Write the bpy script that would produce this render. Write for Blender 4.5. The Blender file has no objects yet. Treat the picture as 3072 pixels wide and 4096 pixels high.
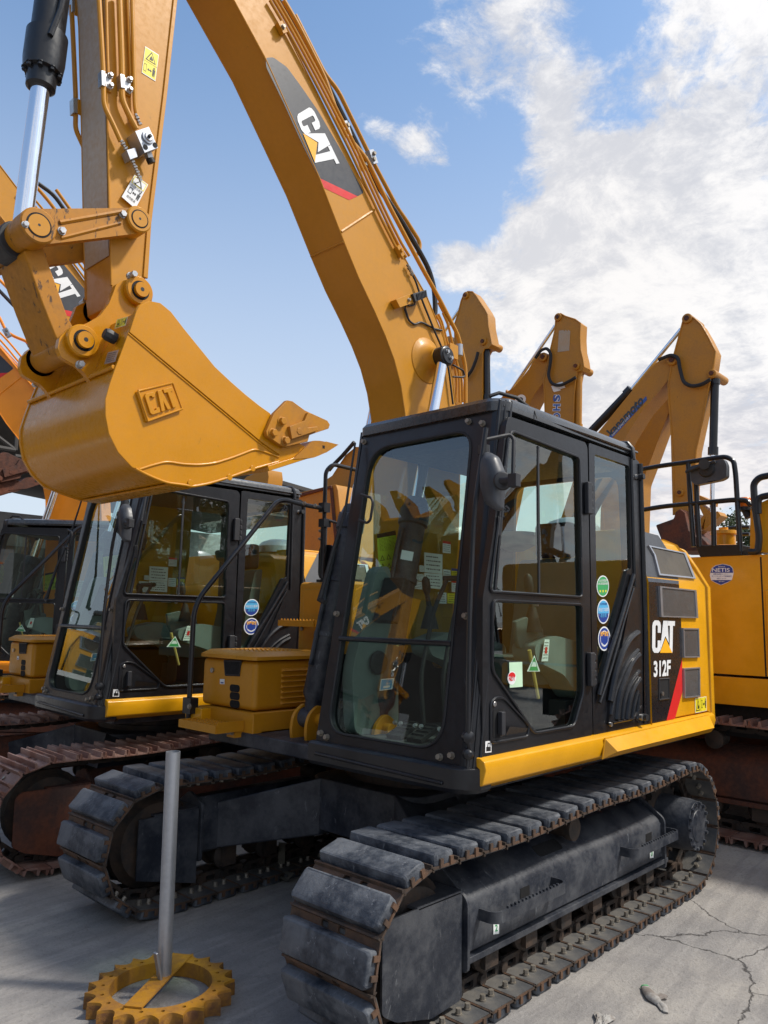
import bpy, bmesh, math, random
from mathutils import Vector, Matrix, geometry
from math import sin, cos, pi, radians
random.seed(7)
SC = bpy.context.scene
COL = SC.collection
# ------------------------------------------------------------------ camera
FPX = 3099.28
CAM = Vector((3.9439, 3.2982, 1.7105))
YAW, PIT, ROL = 3.8947, 0.1342, 0.0195
_fw = Vector((cos(YAW)*cos(PIT), sin(YAW)*cos(PIT), sin(PIT)))
_rt = Vector((sin(YAW), -cos(YAW), 0.0))
_up = _rt.cross(_fw)
RT = _rt*cos(ROL) + _up*sin(ROL)
UP = _up*cos(ROL) - _rt*sin(ROL)
cd = bpy.data.cameras.new("camera")
cd.sensor_fit = 'HORIZONTAL'; cd.sensor_width = 36; cd.lens = 36*FPX/3072
cd.clip_start = 0.05; cd.clip_end = 2000
cam = bpy.data.objects.new("camera", cd); COL.objects.link(cam)
cam.matrix_world = Matrix.Translation(CAM) @ Matrix((RT, UP, -_fw)).transposed().to_4x4()
SC.camera = cam
SC.render.resolution_x = 768; SC.render.resolution_y = 1024
SC.view_settings.view_transform = 'Standard'; SC.view_settings.look = 'None'
SC.view_settings.exposure = 0.50; SC.view_settings.gamma = 1.0

def U(px, py, ax, v):
    """a pixel of the full-size photograph -> the point of a world plane (x, y or z = v)"""
    d = _fw + RT*((px-1536)/FPX) - UP*((py-2048)/FPX)
    i = 'xyz'.index(ax)
    return CAM + d*((v-CAM[i])/d[i])
def crop(ox, oy, s):
    return lambda x, y: (ox+x/s, oy+y/s)
ca = crop(1200, 2700, 1.843); cb = crop(1350, 1500, 1.843); cc = crop(1900, 2100, 1.659)
ce = crop(2172, 2600, 1.843); cf = crop(1050, 3200, 1.659); cg = crop(700, 2250, 2.37)
c1 = crop(0, 0, 1.08); c2 = crop(0, 800, 1.08); c6 = crop(1300, 0, 1.4755); c5 = crop(1500, 700, 2.2117)
c8 = crop(200, 0, 2.458); c7 = crop(0, 600, 2.37); c3 = crop(900, 1700, 2.765); cw = crop(1300, 1700, 2.37)
cl = crop(1300, 2400, 2.37); cn = crop(2650, 1700, 3.16); cm = crop(1700, 1100, 1.2092); cu = crop(1000, 2900, .8006)
c9 = crop(0, 1300, 2.458); ck = crop(1700, 1100, 2.074); cd_ = crop(2172, 1600, 1.843)
cDD = crop(0, 0, 0.54)

# ------------------------------------------------------------------ world
SUN_AZ, SUN_EL = radians(128), radians(52)
W = bpy.data.worlds.new("World"); SC.world = W; W.use_nodes = True
nt = W.node_tree; nt.nodes.clear()
def N(t, k, **kw):
    n = t.nodes.new(k)
    for a, b in kw.items(): setattr(n, a, b)
    return n
def math_(t, op, a, b=None, c=None, clamp=False):
    n = N(t, 'ShaderNodeMath', operation=op); n.use_clamp = clamp
    for i, v in enumerate((a, b, c)):
        if v is None: continue
        if isinstance(v, (int, float)): n.inputs[i].default_value = v
        else: t.links.new(v, n.inputs[i])
    return n.outputs[0]
def mixc(t, f, a, b, mode='MIX'):
    n = N(t, 'ShaderNodeMix', data_type='RGBA', blend_type=mode)
    for i, v in ((0, f), (6, a), (7, b)):
        if isinstance(v, (int, float)): n.inputs[i].default_value = v
        elif isinstance(v, tuple): n.inputs[i].default_value = (*v, 1)
        else: t.links.new(v, n.inputs[i])
    return n.outputs[2]
def maprange(t, v, a, b, c=0., d=1., smooth=True):
    n = N(t, 'ShaderNodeMapRange'); n.interpolation_type = 'SMOOTHSTEP' if smooth else 'LINEAR'
    t.links.new(v, n.inputs[0])
    for i, q in enumerate((a, b, c, d)): n.inputs[1+i].default_value = q
    return n.outputs[0]
def noise(t, vec, scale, detail=4., rough=.5, dist=0., four=None):
    n = N(t, 'ShaderNodeTexNoise'); n.inputs['Scale'].default_value = scale
    n.inputs['Detail'].default_value = detail; n.inputs['Roughness'].default_value = rough
    n.inputs['Distortion'].default_value = dist
    if vec is not None: t.links.new(vec, n.inputs['Vector'])
    return n.outputs['Fac']
sky = N(nt, 'ShaderNodeTexSky', sky_type='NISHITA')
sky.sun_disc = False; sky.sun_elevation = SUN_EL; sky.sun_rotation = pi/2-SUN_AZ
sky.air_density = 1.0; sky.dust_density = 1.6; sky.ozone_density = 1.5
tc = N(nt, 'ShaderNodeTexCoord'); gen = tc.outputs['Generated']
sep = N(nt, 'ShaderNodeSeparateXYZ'); nt.links.new(gen, sep.inputs[0])
zc = math_(nt, 'MAXIMUM', sep.outputs[2], 0.02)
# cloud deck seen in perspective: direction divided by height
zz = math_(nt, 'ADD', zc, 0.22)
cx = math_(nt, 'DIVIDE', sep.outputs[0], zz); cy = math_(nt, 'DIVIDE', sep.outputs[1], zz)
cmb = N(nt, 'ShaderNodeCombineXYZ'); nt.links.new(cx, cmb.inputs[0]); nt.links.new(cy, cmb.inputs[1])
wv = N(nt, 'ShaderNodeTexNoise'); wv.inputs['Scale'].default_value = 2.2; wv.inputs['Detail'].default_value = 5; nt.links.new(cmb.outputs[0], wv.inputs['Vector'])
wa = N(nt, 'ShaderNodeVectorMath', operation='MULTIPLY_ADD'); nt.links.new(wv.outputs['Color'], wa.inputs[0]); wa.inputs[1].default_value = (.24, .24, .24); nt.links.new(cmb.outputs[0], wa.inputs[2])
wp_ = wa.outputs[0]
n1 = noise(nt, wp_, 3.4, 12, .64)
n2 = noise(nt, wp_, 8.5, 12, .72)
nb = noise(nt, wp_, 5.5, 7, .60); puff = math_(nt, 'ABSOLUTE', math_(nt, 'MULTIPLY_ADD', nb, 5.0, -2.5))      # billows: 0 in the creases
n3 = noise(nt, wp_, 1.5, 6, .6)
def skydir(px, py):
    d = _fw + RT*((px-1536)/FPX) - UP*((py-2048)/FPX); return d.normalized()
# the big bank fills everything to the right of a plane through the sky
A, B = skydir(1640, 0), skydir(1880, 1300)
nrm = A.cross(B).normalized()
if nrm.dot(skydir(2600, 600)) < 0: nrm = -nrm
vm = N(nt, 'ShaderNodeVectorMath', operation='DOT_PRODUCT'); nt.links.new(gen, vm.inputs[0]); vm.inputs[1].default_value = nrm
bank = maprange(nt, vm.outputs['Value'], -.13, .14, -.60, .40, True)
def blob(px, py, rad, amp):
    v = N(nt, 'ShaderNodeVectorMath', operation='DISTANCE'); nt.links.new(gen, v.inputs[0]); v.inputs[1].default_value = skydir(px, py)
    return maprange(nt, v.outputs['Value'], rad, 0., 0., amp)
nn1 = math_(nt, 'MULTIPLY_ADD', n1, 2.6, -1.30); nn2 = math_(nt, 'ADD', math_(nt, 'MULTIPLY_ADD', n2, 1.6, -.80), math_(nt, 'MULTIPLY_ADD', puff, .22, -.10))
tot = math_(nt, 'ADD', math_(nt, 'ADD', nn1, nn2), bank)
for a in ((1480, 500, .035, .50), (1540, 530, .03, .5), (1620, 590, .035, .50), (1700, 620, .045, .70), (1780, 660, .035, .5), (1815, 1060, .05, .95), (1720, 200, .12, .45),
          (2040, 440, .06, -.30), (2160, 250, .10, .2), (2200, 640, .14, .35), (2500, 480, .05, -.5), (2350, 500, .04, -.3), (2560, 1300, .3, .4), (1930, 700, .11, -.75), (1880, 900, .06, -.4), (2450, 30, .08, -.6), (1600, 30, .08, -.3), (2650, 1700, .2, .5), (2300, 950, .3, .5)):
    tot = math_(nt, 'ADD', tot, blob(*a))
dens = math_(nt, 'MULTIPLY', maprange(nt, tot, .0, .60), .96)
dens = math_(nt, 'MULTIPLY', dens, maprange(nt, sep.outputs[2], -.02, .06))
n4 = noise(nt, wp_, 7.5, 12, .70)
shade = maprange(nt, math_(nt, 'ADD', math_(nt, 'MULTIPLY_ADD', puff, .10, math_(nt, 'MULTIPLY', n2, 1.1)), math_(nt, 'MULTIPLY_ADD', n4, 1.3, math_(nt, 'MULTIPLY', n3, 1.2))), 1.52, 2.02)
glow = N(nt, 'ShaderNodeVectorMath', operation='DISTANCE'); nt.links.new(gen, glow.inputs[0]); glow.inputs[1].default_value = skydir(2300, 1050)
gl = maprange(nt, glow.outputs['Value'], .55, .0)
ccol = mixc(nt, shade, (4.3, 4.7, 5.6), (8.8, 8.75, 8.8))
ccol = mixc(nt, math_(nt, 'MULTIPLY', gl, .5), ccol, (8.0, 7.6, 7.2))
warm = maprange(nt, sep.outputs[2], .34, .12)
ccol = mixc(nt, math_(nt, 'MULTIPLY', warm, .45), ccol, (6.6, 6.0, 6.0))
bg = N(nt, 'ShaderNodeBackground'); out = N(nt, 'ShaderNodeOutputWorld')
skyc = mixc(nt, 1.0, sky.outputs[0], (1.50, 1.76, 1.86), 'MULTIPLY')
hz = maprange(nt, sep.outputs[2], .72, .06)
skyc = mixc(nt, math_(nt, 'MULTIPLY', hz, .80), skyc, (6.0, 6.4, 7.1))
fin = mixc(nt, dens, skyc, ccol)
nt.links.new(fin, bg.inputs[0]); bg.inputs[1].default_value = 0.085
nt.links.new(bg.outputs[0], out.inputs[0])
sd = bpy.data.lights.new("sun", 'SUN'); sd.energy = 3.0; sd.angle = radians(5); sd.color = (1, .94, .85)
so = bpy.data.objects.new("sun", sd); COL.objects.link(so)
sv = Vector((cos(SUN_AZ)*cos(SUN_EL), sin(SUN_AZ)*cos(SUN_EL), sin(SUN_EL)))
so.rotation_euler = sv.to_track_quat('Z', 'Y').to_euler()

# ------------------------------------------------------------------ materials
MATS = {}
def newmat(name):
    m = bpy.data.materials.new(name); m.use_nodes = True; m.node_tree.nodes.clear(); MATS[name] = m
    t = m.node_tree; b = N(t, 'ShaderNodeBsdfPrincipled'); o = N(t, 'ShaderNodeOutputMaterial'); t.links.new(b.outputs[0], o.inputs[0])
    return m, t, b
def obj_co(t):
    return N(t, 'ShaderNodeTexCoord').outputs['Object']
def paint(name, col, rough=.4, metal=0., dirt=None, damt=.0, dscale=3., bump=0.0, coat=0., scratch=None, samt=.0, var=.12, spec=.4, sth=.64):
    m, t, b = newmat(name); co = obj_co(t)
    nA = noise(t, co, dscale, 6, .6); nB = noise(t, co, 38, 5, .6)
    c = mixc(t, maprange(t, nA, .3, .7), tuple(x*(1-var) for x in col), tuple(min(1, x*(1+var)) for x in col))
    if dirt:
        f = math_(t, 'MULTIPLY', maprange(t, math_(t, 'MULTIPLY_ADD', nB, .35, nA), .50, .88), damt)
        c = mixc(t, f, c, dirt)
    if scratch:
        ms = N(t, 'ShaderNodeMapping'); t.links.new(co, ms.inputs[0]); ms.inputs[3].default_value = (1, 1, .35)
        f = math_(t, 'MULTIPLY', maprange(t, noise(t, ms.outputs[0], 21, 8, .72, .6), sth, sth+.05), samt)
        c = mixc(t, f, c, scratch)
    t.links.new(c, b.inputs['Base Color'])
    t.links.new(maprange(t, nB, .2, .8, max(.03, rough-.08), rough+.12), b.inputs['Roughness'])
    b.inputs['Metallic'].default_value = metal; b.inputs['Specular IOR Level'].default_value = spec; b.inputs['Coat Weight'].default_value = coat; b.inputs['Coat Roughness'].default_value = .12
    if bump:
        bn = N(t, 'ShaderNodeBump'); bn.inputs['Strength'].default_value = bump; bn.inputs['Distance'].default_value = .006
        t.links.new(noise(t, co, 60, 6, .65), bn.inputs['Height']); t.links.new(bn.outputs[0], b.inputs['Normal'])
    return m
paint('yellow', (.53, .230, .009), .42, dirt=(.24, .12, .04), damt=.25, coat=.10, spec=.3, scratch=(.10, .05, .02), samt=.35)
paint('yellow_bucket', (.57, .235, .003), .27, dirt=(.26, .12, .03), damt=.25, coat=.15, spec=.3, scratch=(.10, .05, .02), samt=.4)  # same paint as the boom's yellow; its richer lighting is put into the colour
paint('yellow_worn', (.47, .19, .008), .46, dirt=(.16, .085, .03), damt=.55, dscale=6, spec=.3, scratch=(.05, .028, .018), samt=.9, sth=.585)
paint('yellow_sill', (.70, .33, .005), .33, dirt=(.5, .26, .05), damt=.15, coat=.2, spec=.35)
paint('yellow_old', (.48, .205, .010), .50, dirt=(.20, .10, .035), damt=.5, scratch=(.08, .04, .02), samt=.6)
paint('orange', (.80, .25, .002), .40, dirt=(.4, .2, .06), damt=.12, coat=.2)
paint('yellow_pale', (.66, .29, .004), .36, dirt=(.3, .2, .1), damt=.12, coat=.3)
paint('tip', (.48, .20, .012), .45, dirt=(.22, .10, .03), damt=.6, dscale=8, spec=.3)
paint('black', (.007, .0075, .010), .36, dirt=(.03, .033, .04), damt=.20, coat=.16, bump=.04, scratch=(.10, .11, .13), samt=.22)
paint('roof_black', (.022, .023, .026), .26, dirt=(.10, .10, .10), damt=.35, coat=.5)
paint('plastic', (.020, .021, .024), .50, dirt=(.06, .06, .07), damt=.25, bump=.06)
paint('mirror_back', (.045, .05, .06), .42, dirt=(.12, .12, .13), damt=.35)
paint('frame_black', (.014, .018, .028), .44, dirt=(.085, .088, .095), damt=.70, dscale=5, bump=.3, scratch=(.20, .21, .22), samt=.4, sth=.61)
paint('rubber', (.017, .023, .035), .55, dirt=(.16, .17, .185), damt=.70, dscale=5.5, bump=.6, scratch=(.27, .28, .30), samt=.42, sth=.61)
paint('shoe_steel', (.060, .045, .036), .60, dirt=(.155, .085, .05), damt=.85, dscale=7, bump=.4, metal=.3)
paint('plate_grey', (.060, .062, .066), .62, dirt=(.13, .12, .105), damt=.8, dscale=5, bump=.3)
paint('chain', (.028, .026, .025), .62, dirt=(.085, .055, .038), damt=.8, dscale=8, bump=.4, metal=.2)
paint('rust', (.135, .040, .017), .78, dirt=(.026, .020, .020), damt=.85, dscale=3.2, bump=.5)
paint('rust_shoe', (.210, .098, .070), .55, dirt=(.34, .26, .23), damt=.6, dscale=6, bump=.35, metal=.35)
paint('bolt', (.34, .31, .26), .45, metal=.6, dirt=(.10, .07, .05), damt=.5, dscale=30)
paint('steel', (.50, .50, .50), .30, metal=.9, dirt=(.25, .24, .22), damt=.3, dscale=20)
paint('galv', (.42, .44, .48), .38, metal=.75, dirt=(.25, .26, .28), damt=.5, dscale=10)
paint('chrome', (.82, .84, .88), .07, metal=1.0, var=.02)
paint('grey_face', (.42, .34, .25), .45, dirt=(.36, .18, .04), damt=.55, dscale=2)
paint('grey_decal', (.055, .058, .065), .42)
paint('dark_decal', (.040, .042, .050), .42)
paint('black_decal', (.010, .010, .013), .28, coat=.4)
paint('white', (.78, .79, .80), .45, dirt=(.5, .48, .42), damt=.2)
paint('red', (.60, .02, .02), .4)
paint('label_yellow', (.80, .68, .03), .4); paint('label_green', (.48, .62, .04), .45); paint('label_white', (.70, .74, .72), .45)
paint('ink', (.012, .012, .012), .5); paint('orange_tri', (.88, .42, .02), .4)
paint('blue', (.02, .05, .26), .4); paint('cyan', (.08, .38, .66), .4); paint('green', (.04, .30, .10), .5); paint('blue_logo', (.03, .10, .36), .45)
paint('mint', (.50, .70, .50), .5); paint('glow_orange', (.85, .20, .02), .25)
paint('mesh_grille', (.060, .052, .043), .6, dirt=(.12, .10, .07), damt=.6, metal=.1)
paint('seat_grey', (.07, .09, .085), .7); paint('trim_grey', (.13, .165, .155), .6); paint('trim_dark', (.014, .016, .018), .6)
paint('inside', (.006, .006, .007), .8); paint('fabric', (.040, .045, .05), .85)
paint('roof_dark', (.05, .045, .042), .7); paint('wall_far', (.30, .31, .33), .7); paint('rag', (.35, .34, .32), .9, dirt=(.13, .10, .08), damt=.8, dscale=9, bump=.5)
paint('strap', (.10, .09, .07), .9, bump=.4); paint('car_paint', (.72, .74, .76), .25, coat=.8); paint('bark', (.07, .05, .035), .9)
paint('wood', (.50, .36, .10), .6); paint('hose', (.015, .015, .017), .55)
def glassmat(name, tint, refl=1.0):
    m = bpy.data.materials.new(name); m.use_nodes = True; t = m.node_tree; t.nodes.clear(); MATS[name] = m
    tr = N(t, 'ShaderNodeBsdfTransparent'); tr.inputs[0].default_value = (*tint, 1)
    gl = N(t, 'ShaderNodeBsdfGlossy'); gl.inputs['Roughness'].default_value = .012; gl.inputs[0].default_value = (.95, 1, 1, 1)
    ge = N(t, 'ShaderNodeNewGeometry'); vd = N(t, 'ShaderNodeVectorMath', operation='DOT_PRODUCT')
    t.links.new(ge.outputs['Normal'], vd.inputs[0]); t.links.new(ge.outputs['Incoming'], vd.inputs[1])
    c_ = math_(t, 'ABSOLUTE', vd.outputs['Value']); f = math_(t, 'POWER', math_(t, 'SUBTRACT', 1., c_), 5.)
    f = math_(t, 'MULTIPLY_ADD', f, 1.0*refl, 0.13*refl, clamp=True)      # both faces of the pane
    mx = N(t, 'ShaderNodeMixShader'); o = N(t, 'ShaderNodeOutputMaterial')
    t.links.new(f, mx.inputs[0]); t.links.new(tr.outputs[0], mx.inputs[1]); t.links.new(gl.outputs[0], mx.inputs[2]); t.links.new(mx.outputs[0], o.inputs[0])
glassmat('glass', (.82, .95, .86)); glassmat('glass_dark', (.42, .52, .50), 1.1)
m, t, b = newmat('leaf'); co = obj_co(t)
t.links.new(mixc(t, maprange(t, noise(t, co, 1.5, 4), .35, .65), (.028, .050, .018), (.075, .105, .035)), b.inputs['Base Color']); b.inputs['Roughness'].default_value = .6
# ground: worn concrete, stained, with real crack lines
m, t, b = newmat('concrete'); co = obj_co(t)
big = noise(t, co, .35, 5, .55, .4); mid = noise(t, co, 2.3, 8, .62, .5); fine = noise(t, co, 42, 6, .7); 
st = N(t, 'ShaderNodeMapping'); t.links.new(co, st.inputs[0]); st.inputs[2].default_value = (0, 0, .72); st.inputs[3].default_value = (.35, 2.6, 1)
streak = noise(t, st.outputs[0], 3.2, 7, .65, .8)
c = mixc(t, maprange(t, big, .35, .65), (.235, .225, .218), (.365, .335, .295))
c = mixc(t, math_(t, 'MULTIPLY', maprange(t, mid, .42, .66), .55), c, (.165, .158, .158))
c = mixc(t, math_(t, 'MULTIPLY', maprange(t, streak, .50, .68), .35), c, (.40, .375, .35))
c = mixc(t, math_(t, 'MULTIPLY', maprange(t, fine, .50, .70), .45), c, (.12, .11, .10))
wp = N(t, 'ShaderNodeMix', data_type='VECTOR'); wp.inputs[0].default_value = .19
wn = N(t, 'ShaderNodeTexNoise'); wn.inputs['Scale'].default_value = 3.0; wn.inputs['Detail'].default_value = 9; wn.inputs['Roughness'].default_value = .68; t.links.new(co, wn.inputs['Vector'])
t.links.new(co, wp.inputs[4]); t.links.new(wn.outputs['Color'], wp.inputs[5])
vo = N(t, 'ShaderNodeTexVoronoi', feature='DISTANCE_TO_EDGE'); vo.inputs['Scale'].default_value = 1.05; t.links.new(wp.outputs[1], vo.inputs['Vector'])
crk = maprange(t, math_(t, 'MULTIPLY_ADD', fine, .010, vo.outputs['Distance']), .0025, .010, 1., 0.)
sx = N(t, 'ShaderNodeSeparateXYZ'); t.links.new(co, sx.inputs[0])
crk = math_(t, 'MULTIPLY', math_(t, 'MULTIPLY', crk, maprange(t, noise(t, co, .9, 3), .34, .46)), maprange(t, sx.outputs[1], 1.0, 1.35, .12, 1.))
c = mixc(t, math_(t, 'MULTIPLY', crk, .62), c, (.06, .05, .043))
vo2 = N(t, 'ShaderNodeTexVoronoi'); vo2.inputs['Scale'].default_value = 26; t.links.new(co, vo2.inputs['Vector'])
peb = math_(t, 'MULTIPLY', maprange(t, vo2.outputs['Distance'], .10, .05), maprange(t, mid, .5, .7))
grit = noise(t, co, 130, 3, .8)
c = mixc(t, math_(t, 'MULTIPLY', maprange(t, grit, .56, .72), .5), c, (.46, .43, .39)); c = mixc(t, math_(t, 'MULTIPLY', maprange(t, grit, .44, .30), .5), c, (.09, .083, .078))
tread = N(t, 'ShaderNodeTexWave'); tread.inputs['Scale'].default_value = 1.3; tread.inputs['Distortion'].default_value = 6; tread.inputs['Detail'].default_value = 4; tread.inputs['Detail Scale'].default_value = 2.5; t.links.new(st.outputs[0], tread.inputs['Vector'])
c = mixc(t, math_(t, 'MULTIPLY', maprange(t, tread.outputs['Fac'], .6, .95), .22), c, (.14, .132, .13))
c = mixc(t, math_(t, 'MULTIPLY', peb, .6), c, (.48, .44, .40))
t.links.new(c, b.inputs['Base Color']); b.inputs['Roughness'].default_value = .85
bn = N(t, 'ShaderNodeBump'); bn.inputs['Strength'].default_value = 1.0; bn.inputs['Distance'].default_value = .02
hh = math_(t, 'ADD', math_(t, 'MULTIPLY', mid, .6), math_(t, 'MULTIPLY', fine, .35)); hh = math_(t, 'SUBTRACT', hh, math_(t, 'MULTIPLY', crk, .8))
t.links.new(hh, bn.inputs['Height']); t.links.new(bn.outputs[0], b.inputs['Normal'])

# ------------------------------------------------------------------ mesh helpers
class MB:
    def __init__(s): s.v = []; s.f = []; s.m = []; s.mats = []; s.cur = 0
    def mat(s, name):
        if name not in s.mats: s.mats.append(name)
        s.cur = s.mats.index(name); return s
    def add(s, vs, fs):
        o = len(s.v); s.v += [tuple(v) for v in vs]
        for f in fs: s.f.append(tuple(i+o for i in f)); s.m.append(s.cur)
        return s
    def box(s, c, d, M=None):
        x, y, z = d[0]/2, d[1]/2, d[2]/2; c = Vector(c)
        vs = [Vector(p) for p in ((-x,-y,-z),(x,-y,-z),(x,y,-z),(-x,y,-z),(-x,-y,z),(x,-y,z),(x,y,z),(-x,y,z))]
        if M is not None: vs = [M @ v for v in vs]
        return s.add([v+c for v in vs], [(0,3,2,1),(4,5,6,7),(0,1,5,4),(1,2,6,5),(2,3,7,6),(3,0,4,7)])
    def bb(s, x0, x1, y0, y1, z0, z1): return s.box(((x0+x1)/2, (y0+y1)/2, (z0+z1)/2), (x1-x0, y1-y0, z1-z0))
    def cyl(s, a, b, r, r2=None, n=20, cap=True):
        a = Vector(a); b = Vector(b); r2 = r if r2 is None else r2
        d = (b-a).normalized(); u = d.orthogonal().normalized(); w = d.cross(u)
        vs = []; 
        for k in range(n):
            q = u*cos(2*pi*k/n)+w*sin(2*pi*k/n); vs += [a+q*r, b+q*r2]
        fs = [(2*k, 2*((k+1) % n), 2*((k+1) % n)+1, 2*k+1) for k in range(n)]
        if cap: fs += [tuple(2*k for k in reversed(range(n))), tuple(2*k+1 for k in range(n))]
        return s.add(vs, fs)
    def lathe(s, a, d, prof, n=28):
        """prof: list of (t along axis d from a, radius)"""
        a = Vector(a); d = Vector(d).normalized(); u = d.orthogonal().normalized(); w = d.cross(u); vs = []; fs = []
        for (t, r) in prof:
            for k in range(n): vs.append(a+d*t+(u*cos(2*pi*k/n)+w*sin(2*pi*k/n))*r)
        for i in range(len(prof)-1):
            for k in range(n):
                k2 = (k+1) % n; fs.append((i*n+k, i*n+k2, (i+1)*n+k2, (i+1)*n+k))
        fs.append(tuple(reversed(range(n)))); fs.append(tuple((len(prof)-1)*n+k for k in range(n)))
        return s.add(vs, fs)
    def hexb(s, p, d, r=.016, h=.014, washer=True):
        p = Vector(p); d = Vector(d).normalized()
        if washer: s.cyl(p, p+d*h*.25, r*1.25, n=14)
        s.cyl(p+d*h*.2, p+d*h, r, n=6); return s
    def tube(s, pts, r, n=10, rnd=.0, closed=False):
        pts = [Vector(p) for p in pts]
        if rnd > 0:
            q = [pts[0]]
            for i in range(1, len(pts)-1):
                a, p, b = pts[i-1], pts[i], pts[i+1]
                da, db = (a-p), (b-p); l = min(rnd, da.length*.45, db.length*.45)
                s0 = p+da.normalized()*l; s1 = p+db.normalized()*l
                for k in range(6):
                    t = k/5; q.append(s0*(1-t)**2+p*2*t*(1-t)+s1*t*t)
            q.append(pts[-1]); pts = q
        vs = []; fs = []; u = None; m = len(pts)
        for i, p in enumerate(pts):
            d = (pts[min(i+1, m-1)]-pts[max(i-1, 0)]).normalized()
            if u is None: u = d.orthogonal().normalized()
            else:
                u = (u-d*u.dot(d)).normalized()
            w = d.cross(u)
            rr = r[i] if isinstance(r, (list, tuple)) else r
            for k in range(n): vs.append(p+(u*cos(2*pi*k/n)+w*sin(2*pi*k/n))*rr)
        for i in range(m-1):
            for k in range(n):
                k2 = (k+1) % n; fs.append((i*n+k, i*n+k2, (i+1)*n+k2, (i+1)*n+k))
        fs.append(tuple(reversed(range(n)))); fs.append(tuple((m-1)*n+k for k in range(n)))
        return s.add(vs, fs)
    def plate(s, outer, holes, f, nrm, t):
        """flat plate with holes: 2-D outlines through f(a,b)->Vector, front face there, thickness t against nrm"""
        loops = [list(outer)]+[list(h) for h in (holes or [])]
        tris = geometry.tessellate_polygon([[Vector((p[0], p[1], 0)) for p in L] for L in loops])
        flat = [p for L in loops for p in L]; n = len(flat); nrm = Vector(nrm).normalized()
        fr = [f(*p) for p in flat]; bk = [q-nrm*t for q in fr]
        fs = []
        for tr in tris:
            a, b_, c = (fr[i] for i in tr)
            if (b_-a).cross(c-a).dot(nrm) < 0: tr = tr[::-1]
            fs.append(tuple(tr)); fs.append(tuple(i+n for i in reversed(tr)))
        o = 0
        for li, L in enumerate(loops):
            m = len(L)
            cen = sum((fr[o+k] for k in range(m)), Vector())/m
            ar = sum(((fr[o+k]-cen).cross(fr[o+(k+1) % m]-cen) for k in range(m)), Vector()).dot(nrm)
            for k in range(m):
                a, b_ = o+k, o+(k+1) % m
                q = (a, a+n, b_+n, b_)
                if (ar < 0) != (li > 0): q = q[::-1]
                fs.append(q)
            o += m
        return s.add(fr+bk, fs)
    def pane(s, pts, f, nrm):
        tr = geometry.tessellate_polygon([[Vector((p[0], p[1], 0)) for p in pts]]); V = [f(*p) for p in pts]; fs = []
        for q in tr:
            a, b, c = (V[i] for i in q); fs.append(tuple(q) if (b-a).cross(c-a).dot(Vector(nrm)) > 0 else tuple(q)[::-1])
        return s.add(V, fs)
    def ypane(s, pts, y): return s.pane(pts, lambda a, b: Vector((a, y, b)), (0, 1, 0))
    def px(s, pts, y, t, holes=None, ax='y', sg=1):
        """outline given as photograph pixels lying on the plane ax = y, thickness t going away from +axis"""
        i = 'xyz'.index(ax); j, k = [(1, 2), (0, 2), (0, 1)][i]
        def P2(L): return [((lambda q: (q[j], q[k]))(U(a, b, ax, y))) for a, b in L]
        nr = Vector((0, 0, 0)); nr[i] = sg
        return s.flat(P2(pts), y, t, [P2(h) for h in (holes or [])], ax, nr)
    def flat(s, pts, y, t, holes=None, ax='y', nr=None):
        i = 'xyz'.index(ax); j, k = [(1, 2), (0, 2), (0, 1)][i]
        if nr is None: nr = Vector((0, 0, 0)); nr[i] = 1
        def f(a, b):
            v = Vector((0, 0, 0)); v[i] = y; v[j] = a; v[k] = b; return v
        return s.plate(pts, holes, f, nr, t)
    def obj(s, name, parent=None, mat=None, bevel=0., smooth=35, label=None, seg=2):
        me = bpy.data.meshes.new(name)
        if mat: s.mats = [mat]; s.m = [0]*len(s.f)
        me.from_pydata(s.v, [], s.f)
        for k in s.mats: me.materials.append(MATS[k])
        for p, i in zip(me.polygons, s.m): p.material_index = i
        me.update()
        if smooth:
            me.polygons.foreach_set('use_smooth', [True]*len(me.polygons)); me.set_sharp_from_angle(angle=radians(smooth))
        o = bpy.data.objects.new(name, me); COL.objects.link(o)
        if parent is not None: o.parent = parent
        if bevel:
            b = o.modifiers.new('bevel', 'BEVEL'); b.width = bevel; b.segments = seg; b.limit_method = 'ANGLE'; b.angle_limit = radians(40); b.harden_normals = True
        if label: o['label'] = label
        return o
def rrect(x0, y0, x1, y1, r, n=5):
    P = []
    if isinstance(r, (int, float)): r = (r,)*4
    for (cx_, cy_, a0, q) in ((x1-r[0], y1-r[0], 0, 0), (x0+r[1], y1-r[1], 90, 1), (x0+r[2], y0+r[2], 180, 2), (x1-r[3], y0+r[3], 270, 3)):
        for k in range(n+1):
            a = radians(a0+90*k/n); P.append((cx_+r[q]*cos(a), cy_+r[q]*sin(a)))
    return P
def rpoly(pts, r, n=4):
    """round the corners of a polygon"""
    q = []; m = len(pts)
    for i in range(m):
        a, p, b = Vector(pts[i-1]), Vector(pts[i]), Vector(pts[(i+1) % m])
        rr = r[i] if isinstance(r, (list, tuple)) else r
        l = min(rr, (a-p).length*.45, (b-p).length*.45); s0 = p+(a-p).normalized()*l; s1 = p+(b-p).normalized()*l
        for k in range(n+1):
            t = k/n; v = s0*(1-t)**2+p*2*t*(1-t)+s1*t*t; q.append((v[0], v[1]))
    return q
def circ(x, y, r, n=24, ry=None): return [(x+r*cos(2*pi*k/n), y+(ry or r)*sin(2*pi*k/n)) for k in range(n)]
def thing(name, label, cat, loc=(0, 0, 0), rz=0, group=None, scale=1):
    o = bpy.data.objects.new(name, None); COL.objects.link(o); o.location = loc; o.rotation_euler = (0, 0, rz); o.scale = (scale,)*3
    o.empty_display_size = .3; o['label'] = label; o['category'] = cat
    if group: o['group'] = group
    return o
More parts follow.
